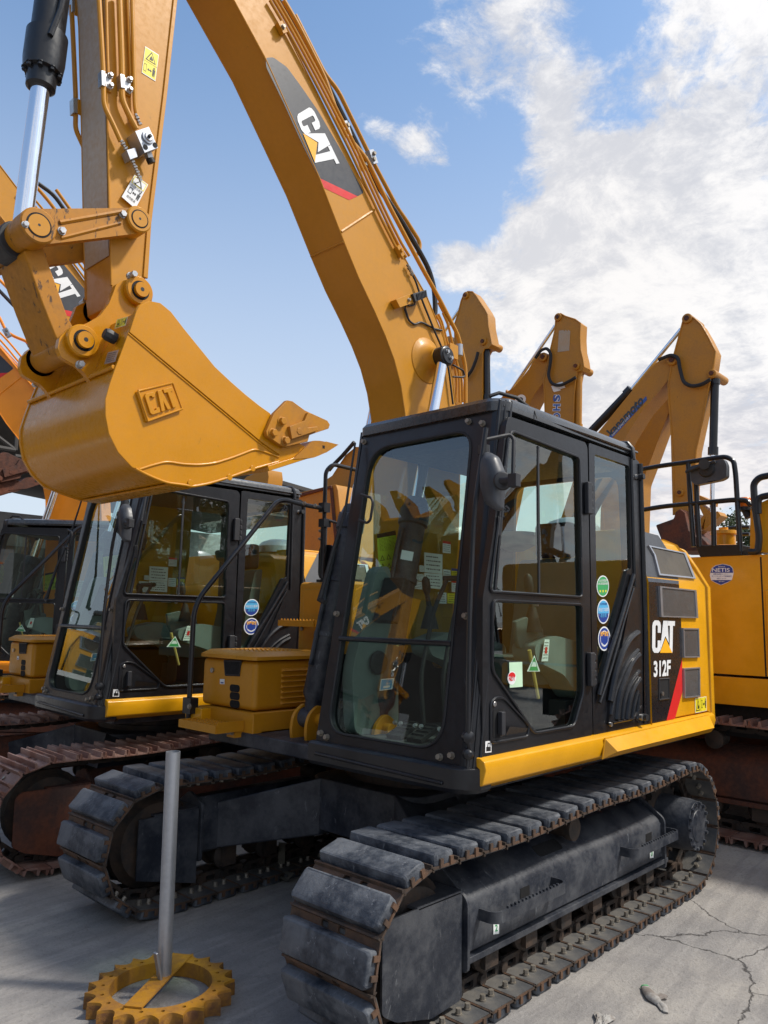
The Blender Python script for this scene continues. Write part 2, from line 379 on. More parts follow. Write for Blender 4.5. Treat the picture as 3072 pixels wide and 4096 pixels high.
def tag(o, label=None, cat=None, group=None, kind=None):
    for k, v in (('label', label), ('category', cat), ('group', group), ('kind', kind)):
        if v: o[k] = v
    return o
def copy_tree(o, parent=None, skip=()):
    c = o.copy(); COL.objects.link(c)
    if parent is not None: c.parent = parent
    for ch in list(o.children):
        if ch.name.split('.')[0] in skip: continue
        copy_tree(ch, c, skip)
    return c
# --- lettering: text turned into faces and laid into a quad
_tc = {}
def text_faces(s, bold=0.0):
    if (s, bold) in _tc: return _tc[(s, bold)]
    cu = bpy.data.curves.new('t', 'FONT'); cu.body = s; cu.offset = bold; cu.resolution_u = 4; cu.fill_mode = 'FRONT'
    o = bpy.data.objects.new('t', cu); COL.objects.link(o)
    dg = bpy.context.evaluated_depsgraph_get(); me = bpy.data.meshes.new_from_object(o.evaluated_get(dg))
    vs = [tuple(v.co) for v in me.vertices]; fs = [tuple(p.vertices) for p in me.polygons]
    bpy.data.objects.remove(o); bpy.data.curves.remove(cu); bpy.data.meshes.remove(me)
    if not vs: vs = [(0, 0, 0), (1, 0, 0), (1, 1, 0)]; fs = []
    x0, x1 = min(v[0] for v in vs), max(v[0] for v in vs); y0, y1 = min(v[1] for v in vs), max(v[1] for v in vs)
    r = ([((v[0]-x0)/(x1-x0+1e-9), (v[1]-y0)/(y1-y0+1e-9)) for v in vs], fs); _tc[(s, bold)] = r; return r
def quadmap(q):
    bl, br, tr, tl = [Vector(p) for p in q]
    return lambda u, v: (bl*(1-u)+br*u)*(1-v)+(tl*(1-u)+tr*u)*v
def lay(mb, pf, q, off):
    """(points in the unit square, faces) onto world quad, lifted by off"""
    f = quadmap(q); bl, br, tr, tl = [Vector(p) for p in q]; n = (br-bl).cross(tl-bl).normalized()
    vs = [f(*p)+n*off for p in pf[0]]; fs = []
    for fc in pf[1]:
        a, b_, c = (vs[i] for i in fc[:3])
        fs.append(fc)
    mb.add(vs, fs); return mb
def poly_uf(pts): return (list(pts), [tuple(range(len(pts)))])
def tess(pts, holes=()):
    loops = [list(pts)]+[list(h) for h in holes]
    tr = geometry.tessellate_polygon([[Vector((*p, 0)) for p in L] for L in loops])
    return ([p for L in loops for p in L], [tuple(x) for x in tr])
def sub(q, u0, v0, u1, v1):
    f = quadmap(q); return [f(u0, v0), f(u1, v0), f(u1, v1), f(u0, v1)]
def text_in(mb, s, q, mat, off=.0015, bold=0.): mb.mat(mat); return lay(mb, text_faces(s, bold), q, off)
CATC = [(.0, .16), (.03, .06), (.10, .0), (.27, .0), (.34, .06), (.37, .16), (.37, .38), (.235, .38), (.235, .19), (.215, .15), (.155, .15), (.135, .19), (.135, .81), (.155, .85), (.215, .85), (.235, .81), (.235, .62), (.37, .62), (.37, .84), (.34, .94), (.27, 1.), (.10, 1.), (.03, .94), (.0, .84)]
CATA = [(.345, .04), (.47, 1.), (.665, 1.), (.735, .30), (.575, .52)]
CATT = [(.77, .06), (.91, .0), (.91, .85), (1., .85), (1., 1.), (.68, 1.), (.68, .85), (.77, .85)]
def logo(mb, q, white='white', tri='orange_tri', off=.002):
    for L in (CATC, CATA, CATT): mb.mat(white); lay(mb, tess(L), q, off)
    if tri: mb.mat(tri); lay(mb, tess([(.335, 0), (.90, 0), (.575, .46)]), q, off+.0008)
def pxq(pts, y, ax='y'): return [U(a, b, ax, y) for a, b in pts]
# ================================================================== ground
g = MB(); n = 40
xs = [-300, -120, -40] + [-20+40*i/n for i in range(n+1)] + [40, 120, 300]
vs = [(x, y, 0.) for x in xs for y in xs]; L_ = len(xs)
g.add(vs, [(i*L_+j, (i+1)*L_+j, (i+1)*L_+j+1, i*L_+j+1) for i in range(L_-1) for j in range(L_-1)])
tag(g.obj('ground', mat='concrete', smooth=0), kind='structure')

# ================================================================== crawler tracks
PITCH = .1715
def track_nodes():
    """closed loop of shoe joints in (x, z)"""
    xf, zf, rf = 1.425, .386, .312; xr, zr, rr = -1.245, .409, .335
    path = []
    def arc(cx_, cz_, r, a0, a1, n=60):
        for k in range(n+1):
            a = radians(a0+(a1-a0)*k/n); path.append((cx_+r*cos(a), cz_+r*sin(a)))
    arc(xf, zf, rf, -90, 90)
    tx0, tz0 = xf, zf+rf; tx1, tz1 = xr, zr+rr
    for k in range(1, 40):
        t = k/40; s = -.018*sin(2*pi*t)**2 - .006*sin(pi*t)
        path.append((tx0+(tx1-tx0)*t, tz0+(tz1-tz0)*t+s))
    arc(xr, zr, rr, 90, 270)
    per = 0; P = [Vector(p) for p in path]; P.append(P[0])
    cum = [0]
    for i in range(1, len(P)): cum.append(cum[-1]+(P[i]-P[i-1]).length)
    nn = round(cum[-1]/PITCH)
    # phase: one joint at 26.5 degrees on the front arc
    ph = cum[-1]*0
    a26 = radians(116.5)*rf
    st = a26 % (cum[-1]/nn); out = []
    for k in range(nn):
        s = (st+k*cum[-1]/nn) % cum[-1]; i = max(j for j in range(len(cum)) if cum[j] <= s+1e-9); i = min(i, len(P)-2)
        out.append(P[i].lerp(P[i+1], (s-cum[i])/(cum[i+1]-cum[i]+1e-12)))
    return out
C0 = .026          # the plates are bolted on top of the links
def rubber_shoe(seed):
    rnd = random.Random(seed)
    m = MB().mat('shoe_steel')
    f = lambda a, b: Vector((a, b, C0))
    out = [(-.092, -.249), (.086, -.249), (.086, .249), (-.092, .249)]
    slots = [rpoly([(.058, s-.020), (.084, s-.020), (.084, s+.020), (.058, s+.020)], .010, 3) for s in (-.048, .048)]
    m.plate(out, slots, f, (0, 0, 1), .010)
    m.add([(.086, -.249, C0), (.086, .249, C0), (.097, .249, C0-.018), (.097, -.249, C0-.018), (.086, -.249, C0-.01), (.086, .249, C0-.01), (.090, .249, C0-.022), (.090, -.249, C0-.022)], [(0, 3, 2, 1), (4, 5, 6, 7), (3, 7, 6, 2), (0, 4, 7, 3), (1, 2, 6, 5)])
    m.bb(-.098, -.089, -.249, .249, C0-.004, C0+.012)
    for s in (-.249, .249):
        for a in (-.035, .030): m.bb(a-.010, a+.010, s-.0045, s+.0045, C0-.008, C0+.026)
    m.mat('rubber')
    x0, x1, y0, y1, z0, z1 = -.076, .056, -.244, .244, C0+.001, C0+.046
    j = lambda: rnd.uniform(-.004, .004)
    vs = []; fs = []
    def ring(ins, z):
        P = rrect(x0+ins, y0+ins, x1-ins, y1-ins, max(.006, .018-ins*.4), 4); return [(p[0]+j()*.5, p[1]+j()*.7, z+j()*.3) for p in P]
    R = [ring(0, z0), ring(0.000, z1-.010), ring(.003, z1-.003), ring(.010, z1)]; k = len(R[0])
    for r in R: vs += r
    for q in range(3):
        for i in range(k): fs.append((q*k+i, q*k+(i+1) % k, (q+1)*k+(i+1) % k, (q+1)*k+i))
    fs.append(tuple(3*k+i for i in range(k)))
    m.add(vs, fs)
    m.mat('plate_grey'); m.bb(-.078, .074, -.246, .246, C0-.0145, C0-.0105)
    m.mat('bolt')
    for b in (-.165, .165):
        for a in (-.030, .032): m.hexb((a, b, C0-.0148), (0, 0, -1), .0125, .026)
    return m
def steel_shoe(seed):
    m = MB().mat('rust_shoe')
    f = lambda a, b: Vector((a, b, C0))
    slots = [rpoly([(.052, s-.020), (.072, s-.020), (.072, s+.020), (.052, s+.020)], .008, 3) for s in (-.05, .05)]
    m.plate([(-.083, -.249), (.083, -.249), (.083, .249), (-.083, .249)], slots, f, (0, 0, 1), .011)
    for a in (-.062, -.004, .084):
        m.add([(a_, b_, z_+C0) for a_, b_, z_ in ((a-.012, -.249, .0), (a+.012, -.249, .0), (a+.005, -.249, .034), (a-.005, -.249, .034), (a-.012, .249, .0), (a+.012, .249, .0), (a+.005, .249, .034), (a-.005, .249, .034))],
              [(0, 1, 2, 3), (7, 6, 5, 4), (1, 5, 6, 2), (3, 7, 4, 0), (2, 6, 7, 3)])
    m.mat('bolt')
    for b in (-.06, .06):
        for a in (-.033, .022): m.cyl((a, b, C0), (a, b, C0+.009), .013, n=8)
    return m
def make_shoe_meshes(kind):
    res = []
    for s in range(4 if kind == 'rubber' else 1):
        o = (rubber_shoe(s) if kind == 'rubber' else steel_shoe(s)).obj('track_shoe', bevel=.0018 if kind == 'steel' else 0, smooth=28)
        res.append(o)
    return res
def build_track(root, yc, side, kind, protos, x_range=None):
    """one crawler: chain, shoes, frame, rollers, idler, final drive. side=+1: outer face towards +y"""
    fm = 'frame_black' if kind == 'rubber' else 'rust'
    nd = track_nodes(); nn = len(nd)
    ch = MB().mat('chain')
    shoes = []
    for i in range(nn):
        a, b = nd[i], nd[(i+1) % nn]; d = (b-a).normalized(); nr = Vector((d.y, -d.x))   # outward for counter-clockwise loop
        c = (a+b)/2
        X = Vector((d.x, 0, d.y)); Z = Vector((nr.x, 0, nr.y)); Y = Z.cross(X)
        M = Matrix((X, Y, Z)).transposed().to_4x4(); M.translation = Vector((c.x, yc, c.y))
        shoes.append(M)
        f = lambda u, w, off: Vector((c.x, yc+off, c.y))+X*u+Z*w
        for off in (-.066, .050):
            ch.plate(rpoly([(-.100, -.022), (-.070, -.046), (.070, -.046), (.100, -.022), (.100, .004), (.06, .014), (-.06, .014), (-.100, .004)], .015, 2),
                     [rpoly([(-.034, -.024), (.034, -.024), (.034, .006), (-.034, .006)], .008, 2)], lambda u, w: f(u, w, off+.016), (0, 1, 0), .016)
        p = Vector((a.x, yc, a.y))-Vector((nr.x, 0, nr.y))*.012
        ch.cyl(p+Vector((0, -.085, 0)), p+Vector((0, .085, 0)), .024, n=10)
    tr = ch.obj('track_chain', root, smooth=40)
    for i, M in enumerate(shoes):
        p = protos[(i*7+int(side)+3) % len(protos)]
        o = p.copy(); COL.objects.link(o); o.parent = tr
        o.location = M.translation; o.rotation_euler = M.to_euler()
    s = side
    yo = yc+s*.145      # outer face of the frame
    yi = yc-s*.13
    F = MB().mat(fm)
    sec = [(yo, .275), (yo, .470), (yo-s*.015, .495), (yc-s*.0, .585), (yc-s*.08, .585), (yi, .50), (yi, .275), (yi+s*.02, .26), (yo-s*.02, .26)]
    x0, x1 = -.95, 1.08
    vs = [(x0 if k == 0 else x1, y, z) for k in (0, 1) for y, z in sec]; m = len(sec)
    fs = [(i, (i+1) % m, m+(i+1) % m, m+i) for i in range(m)]+[tuple(range(m)), tuple(m+i for i in reversed(range(m)))]
    if s < 0: fs = [f_[::-1] for f_ in fs]
    F.add(vs, fs)
    F.bb(x0-.03, x1, yo-.03 if s > 0 else yo-.018, yo+.018 if s > 0 else yo+.03, .235, .262)     # bottom flange
    for xx in (x0, x1-.01):                                                       # end collars
        F.flat(rpoly([(yo+s*.022, .20), (yo+s*.022, .50), (yc-s*.0, .615), (yi-s*.02, .56), (yi-s*.02, .22)], .03, 3), xx+.02, .02, ax='x')
    fr = F.obj('track_frame', root, bevel=.008)
    # idler guard box at the front
    G = MB().mat(fm)
    G.flat(rpoly([(1.10, .10), (1.10, .535), (1.57, .535), (1.605, .50), (1.60, .20), (1.52, .15), (1.30, .09)], .02, 3), yo+.0 if s > 0 else yo+.012, .012)
    G.flat([(1.10, .10), (1.10, .53), (1.50, .53), (1.50, .20)], yi+.006, .012)
    G.px([], 0, 0) if False else None
    topo = rrect(1.10, min(yo, yi), 1.40, max(yo, yi), .01, 2)
    G.plate(topo, [circ(1.25, yc, .085, 20, .075)], lambda a, b_: Vector((a, b_, .541)), (0, 0, 1), .012)
    G.obj('idler_guard', root, bevel=.006)
    I = MB().mat('chain')
    I.lathe((1.36, yc-.09, .378), (0, 1, 0), [(0, .22), (.03, .235), (.05, .265), (.13, .265), (.15, .235), (.18, .22)])
    I.cyl((1.36, yc-.12, .378), (1.36, yc+.12, .378), .06)
    I.obj('idler', root)
    # rollers
    for k in range(6):
        R = MB().mat('chain'); x = -.80+k*.33
        R.lathe((x, yc-.10, .205), (0, 1, 0), [(0, .05), (.02, .085), (.04, .085), (.045, .068), (.155, .068), (.16, .085), (.18, .085), (.20, .05)], 20)
        R.bb(x-.05, x+.05, yc-.125, yc-.10, .15, .27); R.bb(x-.05, x+.05, yc+.10, yc+.125, .15, .27)
        R.obj('track_roller', root)
    C = MB().mat('chain'); C.lathe((.12, yc-.02, .62), (0, 1, 0), [(0, .03), (.01, .05), (.10, .05), (.12, .06), (.16, .06), (.17, .02)], 18); C.bb(.09, .15, yc-.03, yc, .55, .65); C.obj('carrier_roller', root)
    # final drive
    D = MB().mat(fm); d = (0, s, 0)
    D.lathe((-1.245, yc-s*.05, .42), d, [(0, .17), (.03, .19), (.05, .19), (.06, .165), (.19, .16), (.25, .158), (.27, .152), (.30, .150)], 36)
    fd = D.obj('final_drive', root, bevel=.003)
    B = MB().mat('bolt' if kind != 'rubber' else 'frame_black')
    for k in range(14):
        a = 2*pi*k/14; B.hexb((-1.245+.138*cos(a), yc+s*.25, .42+.138*sin(a)), d, .011, .014)
    B.lathe((-1.245, yc+s*.248, .42), d, [(0, .10), (.006, .095), (.007, .03)], 24)
    B.obj('hub_cover', fd)
    S = MB().mat('chain'); pts = []
    for k in range(21):
        for da, rr in ((-.30, .262), (-.12, .298), (.12, .298), (.30, .262)): 
            a = 2*pi*(k+da)/21; pts.append((-1.245+rr*cos(a)*.86, .42+rr*sin(a)*.86))
    S.flat(pts, yc+.02, .04); S.obj('sprocket', root)
    if kind == 'rubber':
        # steps welded to the frame, only on the outer face
        for (xa, xb) in ((.36, .98), (-1.0, -.38)):
            T = MB().mat('frame_black'); yy = yo; L = .095; ztop = .437; zb = .388
            path = [(xb, yy), (xb-.04, yy+s*L), (xa+.04, yy+s*L), (xa, yy)]
            pr = rpoly(path, .04, 5); q = []
            for p in pr[6:-6] if False else pr: q.append(p)
            # band: a strip following the U-shaped path
            band = [(xb, yy-s*.002)]+[(xb-.05+.05*cos(radians(90*k/6)), yy+s*(L-.05+.05*sin(radians(90*k/6)))) for k in range(7)]+[(xa+.05-.05*sin(radians(90*k/6)), yy+s*(L-.05+.05*cos(radians(90*k/6)))) for k in range(7)]+[(xa, yy-s*.002)]
            th = .011; vs = []; fs = []
            for i, (x, y) in enumerate(band):
                a = band[max(0, i-1)]; b_ = band[min(len(band)-1, i+1)]
                d_ = Vector((b_[0]-a[0], b_[1]-a[1])).normalized(); nn_ = Vector((-d_.y, d_.x))*th
                for z in (zb, ztop): vs += [(x, y, z), (x+nn_.x, y+nn_.y, z)]
            for i in range(len(band)-1):
                o = 4*i; fs += [(o, o+4, o+6, o+2), (o+1, o+3, o+7, o+5), (o+2, o+6, o+7, o+3), (o, o+1, o+5, o+4)]
            T.add(vs, fs)
            k = xa+.09
            while k < xb-.08:
                T.bb(k, k+.013, yy+s*(L-.008)-.006, yy+s*(L-.008)+.006, ztop-.002, ztop+.009); k += .030
            T.obj('step', fr)
            H = MB().mat('inside'); H.bb((xa+xb)/2-.10, (xa+xb)/2-.02, yo-.002, yo+.002, .40, .445); H.obj('frame_opening', fr)
            if s < 0: continue
            Lb = MB(); q = [U(*cu(*p), 'y', yo+.002) for p in (((779, 671), (797, 668), (797, 632), (779, 635)) if xa > 0 else ((1280, 427), (1292, 425), (1292, 399), (1280, 401)))]
            Lb.mat('label_white'); lay(Lb, poly_uf([(0, 0), (1, 0), (1, 1), (0, 1)]), q, .001); text_in(Lb, '2' if xa > 0 else '0', sub(q, .25, .25, .75, .85), 'green', .0018, .02)
            Lb.obj('small_label', fr)
        H = MB().mat('inside'); xh, L2 = .27, .115
        pts = rpoly([(-L2, -.03), (L2, -.03), (L2, .03), (-L2, .03)], .02, 3)
        yA, zA, yB, zB = yo-s*.015, .495, yc, .585
        H.plate(pts, None, lambda a, b_: Vector((xh+a, (yA+yB)/2+(yB-yA)*b_*7.2, (zA+zB)/2+(zB-zA)*b_*7.2+.002)), Vector((0, s*(zB-zA), abs(yB-yA))), .004)
        H.obj('grease_opening', fr)
    return tr
def build_undercarriage(root, kind):
    protos = make_shoe_meshes(kind)
    build_track(root, .997, 1, kind, protos); build_track(root, -.997, -1, kind, protos)
    for p in protos: bpy.data.objects.remove(p)
    B = MB().mat('frame_black')
    B.plate(rpoly([(-.62, -.45), (.62, -.45), (.62, .45), (-.62, .45)], .18, 4), None, lambda a, b: Vector((a, b, .73)), (0, 0, 1), .30)
    for sx in (-1, 1):
        for sy in (-1, 1):
            # each leg slopes down from the turntable to the track frame, closed below by an arch
            a0, a1 = .16*sx, .62*sx; b0, b1 = .58*sx, .96*sx
            P = [(a0, .34*sy, .732), (a1, .30*sy, .732), (b1, .88*sy, .545), (b0, .88*sy, .545), (a0, .34*sy, .40), (a1, .30*sy, .40), (b1, .88*sy, .27), (b0, .88*sy, .27)]
            fs = [(0, 1, 2, 3), (7, 6, 5, 4), (0, 4, 5, 1), (1, 5, 6, 2), (2, 6, 7, 3), (3, 7, 4, 0)]
            if sx*sy < 0: fs = [f_[::-1] for f_ in fs]
            B.add(P, [f_[::-1] for f_ in fs])
    B.obj('car_body', root, bevel=.025, seg=3)
    T = MB().mat('chain'); T.lathe((0, 0, .72), (0, 0, 1), [(0, .50), (.05, .50), (.05, .46), (.13, .46), (.13, .52), (.17, .52)], 48); T.obj('swing_ring', root)

# ================================================================== first excavator
YEL = 'yellow'
def sticker_round(pts_c, rad_px, plane, kind, parent):
    """round window stickers; centre and radius (rx, ry) in photo pixels"""
    m = MB(); cx_, cy_ = pts_c; rx, ry = rad_px
    q = pxq([(cx_-rx, cy_+ry), (cx_+rx, cy_+ry-1), (cx_+rx, cy_-ry-1), (cx_-rx, cy_-ry)], plane)
    def disc(r, n=28): return poly_uf([(.5+r*cos(2*pi*k/n), .5+r*sin(2*pi*k/n)) for k in range(n)])
    def band(v0, v1, r=.45, n=28): return poly_uf([p for p in [(.5+r*cos(2*pi*k/n), min(v1, max(v0, .5+r*sin(2*pi*k/n)))) for k in range(n)]])
    m.mat('white'); lay(m, disc(.5), q, .001)
    if kind == 'green':
        m.mat('green'); lay(m, disc(.45), q, .0016)
        m.mat('label_yellow')
        for u in (.27, .5, .73):
            lay(m, tess([(u+(.085 if k % 2 == 0 else .035)*cos(pi/2+pi*k/5), .27+(.085 if k % 2 == 0 else .035)*sin(pi/2+pi*k/5)) for k in range(10)]), q, .0022)
        text_in(m, '2020年燃費基準', sub(q, .18, .70, .82, .82), 'white', .0022); text_in(m, '100%達成建設機械', sub(q, .10, .56, .90, .68), 'white', .0022)
    elif kind == 'blue':
        m.mat('blue'); lay(m, disc(.45), q, .0014); m.mat('cyan'); lay(m, band(.42, .96), q, .0018)
        text_in(m, '特定特殊自動車', sub(q, .2, .76, .8, .86), 'blue', .0024); text_in(m, '排出ガス基準', sub(q, .10, .50, .90, .66), 'white', .0024)
        text_in(m, '適合車', sub(q, .25, .26, .75, .42), 'cyan', .0024, .01)
        for u in (.12, .88): m.mat('white'); lay(m, poly_uf([(u+.02*cos(2*pi*k/8), .36+.02*sin(2*pi*k/8)) for k in range(8)]), q, .0024)
    else:
        m.mat('blue'); lay(m, disc(.44), q, .0014); m.mat('white'); lay(m, disc(.33), q, .0018); m.mat('blue'); lay(m, disc(.30), q, .0021)
        text_in(m, '低騒音型', sub(q, .16, .60, .84, .80), 'orange_tri', .0026, .02)
        m.mat('white'); lay(m, tess([(.28+.44*k/12, .30-.10*sin(pi*k/12)) for k in range(13)]+[(.72-.44*k/12, .34-.10*sin(pi*k/12)) for k in range(13)]), q, .0026)
    return m.obj('round_sticker', parent, smooth=0)
def warn_label(m, q, split='h'):
    """yellow safety label: triangle over a block, arrow and figure"""
    m.mat('white'); lay(m, poly_uf([(0, 0), (1, 0), (1, 1), (0, 1)]), q, .001)
    m.mat('label_yellow'); lay(m, poly_uf([(.03, .03), (.97, .03), (.97, .97), (.03, .97)]), q, .0014)
    A, B = (sub(q, 0, .5, 1, 1), sub(q, 0, 0, 1, .5)) if split == 'v' else (sub(q, 0, 0, .5, 1), sub(q, .5, 0, 1, 1))
    m.mat('ink')
    lay(m, tess([(.12, .12), (.88, .12), (.5, .90)]), A, .0018); m.mat('label_yellow'); lay(m, tess([(.22, .18), (.78, .18), (.5, .76)]), A, .0022)
    m.mat('ink'); lay(m, tess([(.38, .25), (.62, .25), (.66, .36), (.5, .58), (.42, .40)]), A, .0026)
    lay(m, tess([(.08, .25), (.28, .25), (.28, .8), (.08, .8)], [[(.10, .29), (.26, .29), (.26, .76), (.10, .76)]]), B, .0018)
    lay(m, tess([(.34, .5), (.44, .62), (.44, .54), (.56, .54), (.56, .62), (.66, .5), (.56, .38), (.56, .46), (.44, .46), (.44, .38)]), B, .0018)
    lay(m, tess([(.72, .2), (.78, .2), (.8, .45), (.82, .2), (.88, .2), (.90, .72), (.70, .72)]), B, .0018)
    lay(m, poly_uf([(.80+.06*cos(2*pi*k/10), .81+.07*sin(2*pi*k/10)) for k in range(10)]), B, .0018)
    m.mat('ink'); lay(m, poly_uf([(.02, .495), (.98, .495), (.98, .505), (.02, .505)] if split == 'v' else [(.495, .02), (.505, .02), (.505, .98), (.495, .98)]), q, .0019)
    return m
def quadx(c, pts, y, ax='y'): return pxq([c(*p) for p in pts], y, ax)
def lines_label(m, q, mat, rows=5, head=None, sub_=(.1, .08, .9, .92), seed=0):
    rnd = random.Random(seed); m.mat(mat); lay(m, poly_uf([(0, 0), (1, 0), (1, 1), (0, 1)]), q, .001)
    if head: m.mat(head); lay(m, poly_uf([(0, .78), (1, .78), (1, 1), (0, 1)]), q, .0014)
    m.mat('ink'); u0, v0, u1, v1 = sub_; v1 = .74 if head else v1
    for r in range(rows):
        v = v1-(r+.5)*(v1-v0)/rows; h = (v1-v0)/rows*.14; u = u0
        while u < u1-.05:
            w = rnd.uniform(.03, .12)
            if u+w > u1: break
            lay(m, poly_uf([(u, v-h), (u+w, v-h), (u+w, v+h), (u, v+h)]), q, .0017); u += w+rnd.uniform(.02, .05)
    return m

def build_upper(root):
    # ------------------------------------------------ cab shell
    YS = 1.2
    # windscreen plane: (y, s) with s along the sloping height
    zb, zt, xb_, xt_ = 1.045, 2.80, 1.115, .835
    def WP(y, z): t = (z-zb)/(zt-zb); return Vector((xb_+(xt_-xb_)*t-.045*sin(pi*t)*0, y, z))
    wn = Vector((zt-zb, 0, xb_-xt_)).normalized()
    F = MB().mat('black')
    outer = rpoly([(.185, zb), (1.135, zb), (1.118, zt-.01), (.222, zt-.01)], [.005, .02, .03, .03], 6)
    inner = rpoly([(.262, 1.112), (1.022, 1.112), (1.008, 2.655), (.292, 2.650)], [.13, .15, .12, .16], 8)
    F.plate(outer, [inner], WP, wn, .035)
    fr = F.obj('windscreen_frame', root, bevel=.006)
    Rr = MB().mat('hose')      # rubber seal lip round the glass
    pts = [WP(*p)+wn*.002 for p in inner]; Rr.tube(pts+[pts[0], pts[1]], .007, 6)
    Rr.obj('window_seal', fr)
    G = MB().mat('glass'); G.pane(inner, lambda a, b: WP(a, b)-wn*.020, wn); 
    G.obj('windscreen_glass', fr, smooth=0)
    X = MB().mat('black'); X.tube([WP(.265, 1.59)+wn*.004, WP(1.02, 1.59)+wn*.004], .014, 10); X.obj('crossbar', fr)
    for (y, z) in ((.235, 2.70), (.98, 2.70), (1.07, 2.675), (1.085, 1.72), (.215, 1.72), (1.02, 1.085), (1.085, 1.10), (.22, 1.10), (.27, 1.085)):
        Bt = MB().mat('bolt'); Bt.hexb(WP(y, z), wn, .013, .022); Bt.obj('bolt', fr)
    # body: pillars and roof as a shell
    S = MB().mat('black')
    # rounded front-left corner column from skirt to roof
    for k in range(1):
        a = [WP(1.135, zb), WP(1.118, zt-.01)]
        n = 6; vs = []
        for t in range(n+1):
            ang = radians(90*t/n)
            for e in (0, 1):
                p = a[e]; xx = p.x-.075*(1-cos(ang)) ; yy = p.y+(YS-.004-p.y if e == 0 else .065)*sin(ang)
                vs.append(Vector((xx, yy, p.z)))
        S.add(vs, [(2*i, 2*i+1, 2*i+3, 2*i+2) for i in range(n)])
        # ribs on the column
        for off, rr in ((.35, .010), (.62, .007), (.9, .010)):
            i = off*n; j = int(i); f0 = i-j
            p0 = vs[2*j].lerp(vs[2*j+2], f0); p1 = vs[2*j+1].lerp(vs[2*j+3], f0); S.tube([p0, p1], rr, 8)
    # right-hand side wall, mostly window, at y = .19
    rs = [(1.10, zb), (.83, zt-.03), (-.58, zt-.03), (-.60, zb)]
    win = rpoly([(.98, 1.50), (.82, 2.66), (-.45, 2.66), (-.45, 1.50)], .08, 5)
    win2 = None
    S.flat(rs, .20, .02, [win])
    # rear wall with window
    S.plate([(.20, zb), (1.19, zb), (1.17, zt-.03), (.21, zt-.03)], [rpoly([(.29, 1.72), (1.10, 1.72), (1.08, 2.62), (.31, 2.62)], .09, 5)], lambda a, b: Vector((-.60, a, b)), (-1, 0, 0), .03)
    S.bb(-.60, 1.08, .20, 1.16, zb-.03, zb+.02)     # floor
    body = S.obj('cab_body', root, bevel=.006)
    G = MB().mat('glass'); G.ypane(win, .192); G.obj('side_glass', body, smooth=0)
    G = MB().mat('glass'); G.pane(rpoly([(.29, 1.72), (1.10, 1.72), (1.08, 2.62), (.31, 2.62)], .09, 5), lambda a, b: Vector((-.612, a, b)), (-1, 0, 0)); G.obj('rear_glass', body, smooth=0)
    # roof: rounded slab, proud over the windscreen
    R = MB().mat('roof_black')
    ro = rpoly([(.865, .215), (.865, 1.12), (.80, 1.19), (-.59, 1.19), (-.63, 1.15), (-.63, .215)], .03, 4)
    def slab(z0, z1, ins): return [((-.12+(x+.12)*(1-ins)), .7+(y-.7)*(1-ins), z) for z in (z0, z1) for x, y in ro]
    m = len(ro); L0 = [(x, y, 2.735) for x, y in ro]; L1 = [(x, y, 2.782) for x, y in ro]; L2 = [(-.12+(x+.12)*.985, .7+(y-.7)*.975, 2.802) for x, y in ro]; L3 = [(-.12+(x+.12)*.93, .7+(y-.7)*.90, 2.815) for x, y in ro]
    fs = []
    for q in range(3): fs += [(q*m+i, q*m+(i+1) % m, (q+1)*m+(i+1) % m, (q+1)*m+i) for i in range(m)]
    R.add(L0+L1+L2+L3, [f_[::-1] for f_ in fs] + [tuple(3*m+i for i in range(m))[::-1], tuple(range(m))])
    R.tube([(.82, 1.165, 2.758), (.0, 1.198, 2.758), (-.60, 1.198, 2.758)], .009, 6)
    rf = R.obj('roof', root)
    C = MB().mat('black'); C.tube([(-.52, 1.10, 2.816), (-.52, 1.175, 2.805), (-.522, 1.203, 2.77), (-.522, 1.207, 2.70)], .016, 8); C.obj('roof_strap', rf)
    C = MB().mat('hose'); C.tube([(.80, 1.07, 2.83), (.76, 1.10, 2.85), (.66, 1.14, 2.84), (.60, 1.17, 2.80)], .010, 8); C.tube([(.60, 1.17, 2.80), (.57, 1.19, 2.78), (.565, 1.20, 2.74)], .003, 6); C.obj('roof_cable', rf)
    # headliner and hatch inside
    H = MB().mat('trim_dark'); H.bb(-.5, .66, .26, 1.12, 2.63, 2.72); H.obj('headliner', body, bevel=.03)
    # ---- lower skirt in front, wraps the corner
    K = MB().mat('black')
    prof = lambda z, o: [(1.155+o, .175, z), (1.155+o, 1.10, z), (1.125+o, 1.165, z), (1.06, 1.212+o, z), (.985, 1.212+o, z)]
    rows = [prof(1.062, -.02), prof(1.052, 0), prof(.965, 0), prof(.945, -.02)]
    vs = [p for r in rows for p in r]; fs = []
    for q in range(3): fs += [(q*5+i, (q+1)*5+i, (q+1)*5+i+1, q*5+i+1) for i in range(4)]
    K.add(vs, fs); K.add([(1.135, .175, 1.062), (1.135, 1.10, 1.062), (1.105, 1.165, 1.062), (1.04, 1.19, 1.062), (.95, 1.19, 1.062), (.95, .175, 1.062)], [(0, 1, 2, 3, 4, 5)])
    K.add([(1.135, .175, .945), (1.135, 1.10, .945), (1.105, 1.165, .945), (1.04, 1.19, .945), (.95, 1.19, .945), (.95, .175, .945)], [(5, 4, 3, 2, 1, 0)])
    K.add([(1.155, .175, 1.052), (1.155, .175, .965), (.95, .175, .965), (.95, .175, 1.052)], [(0, 1, 2, 3)])
    K.tube([(1.160, .235, 1.005), (1.160, 1.075, .985)], .009, 8)
    K.obj('front_skirt', root, bevel=.006)
    # ---- cab side: door
    D = MB().mat('black'); y = YS
    E = lambda pts, c=cc: [c(*p) for p in pts]
    dout = [cc(55, 1532), cc(68, 480), cc(70, 0), cb(1190, 820), cb(1225, 330), cb(1245, 300), cd_(280, 345-60), cd_(292, 345), cc(820, 1382)]
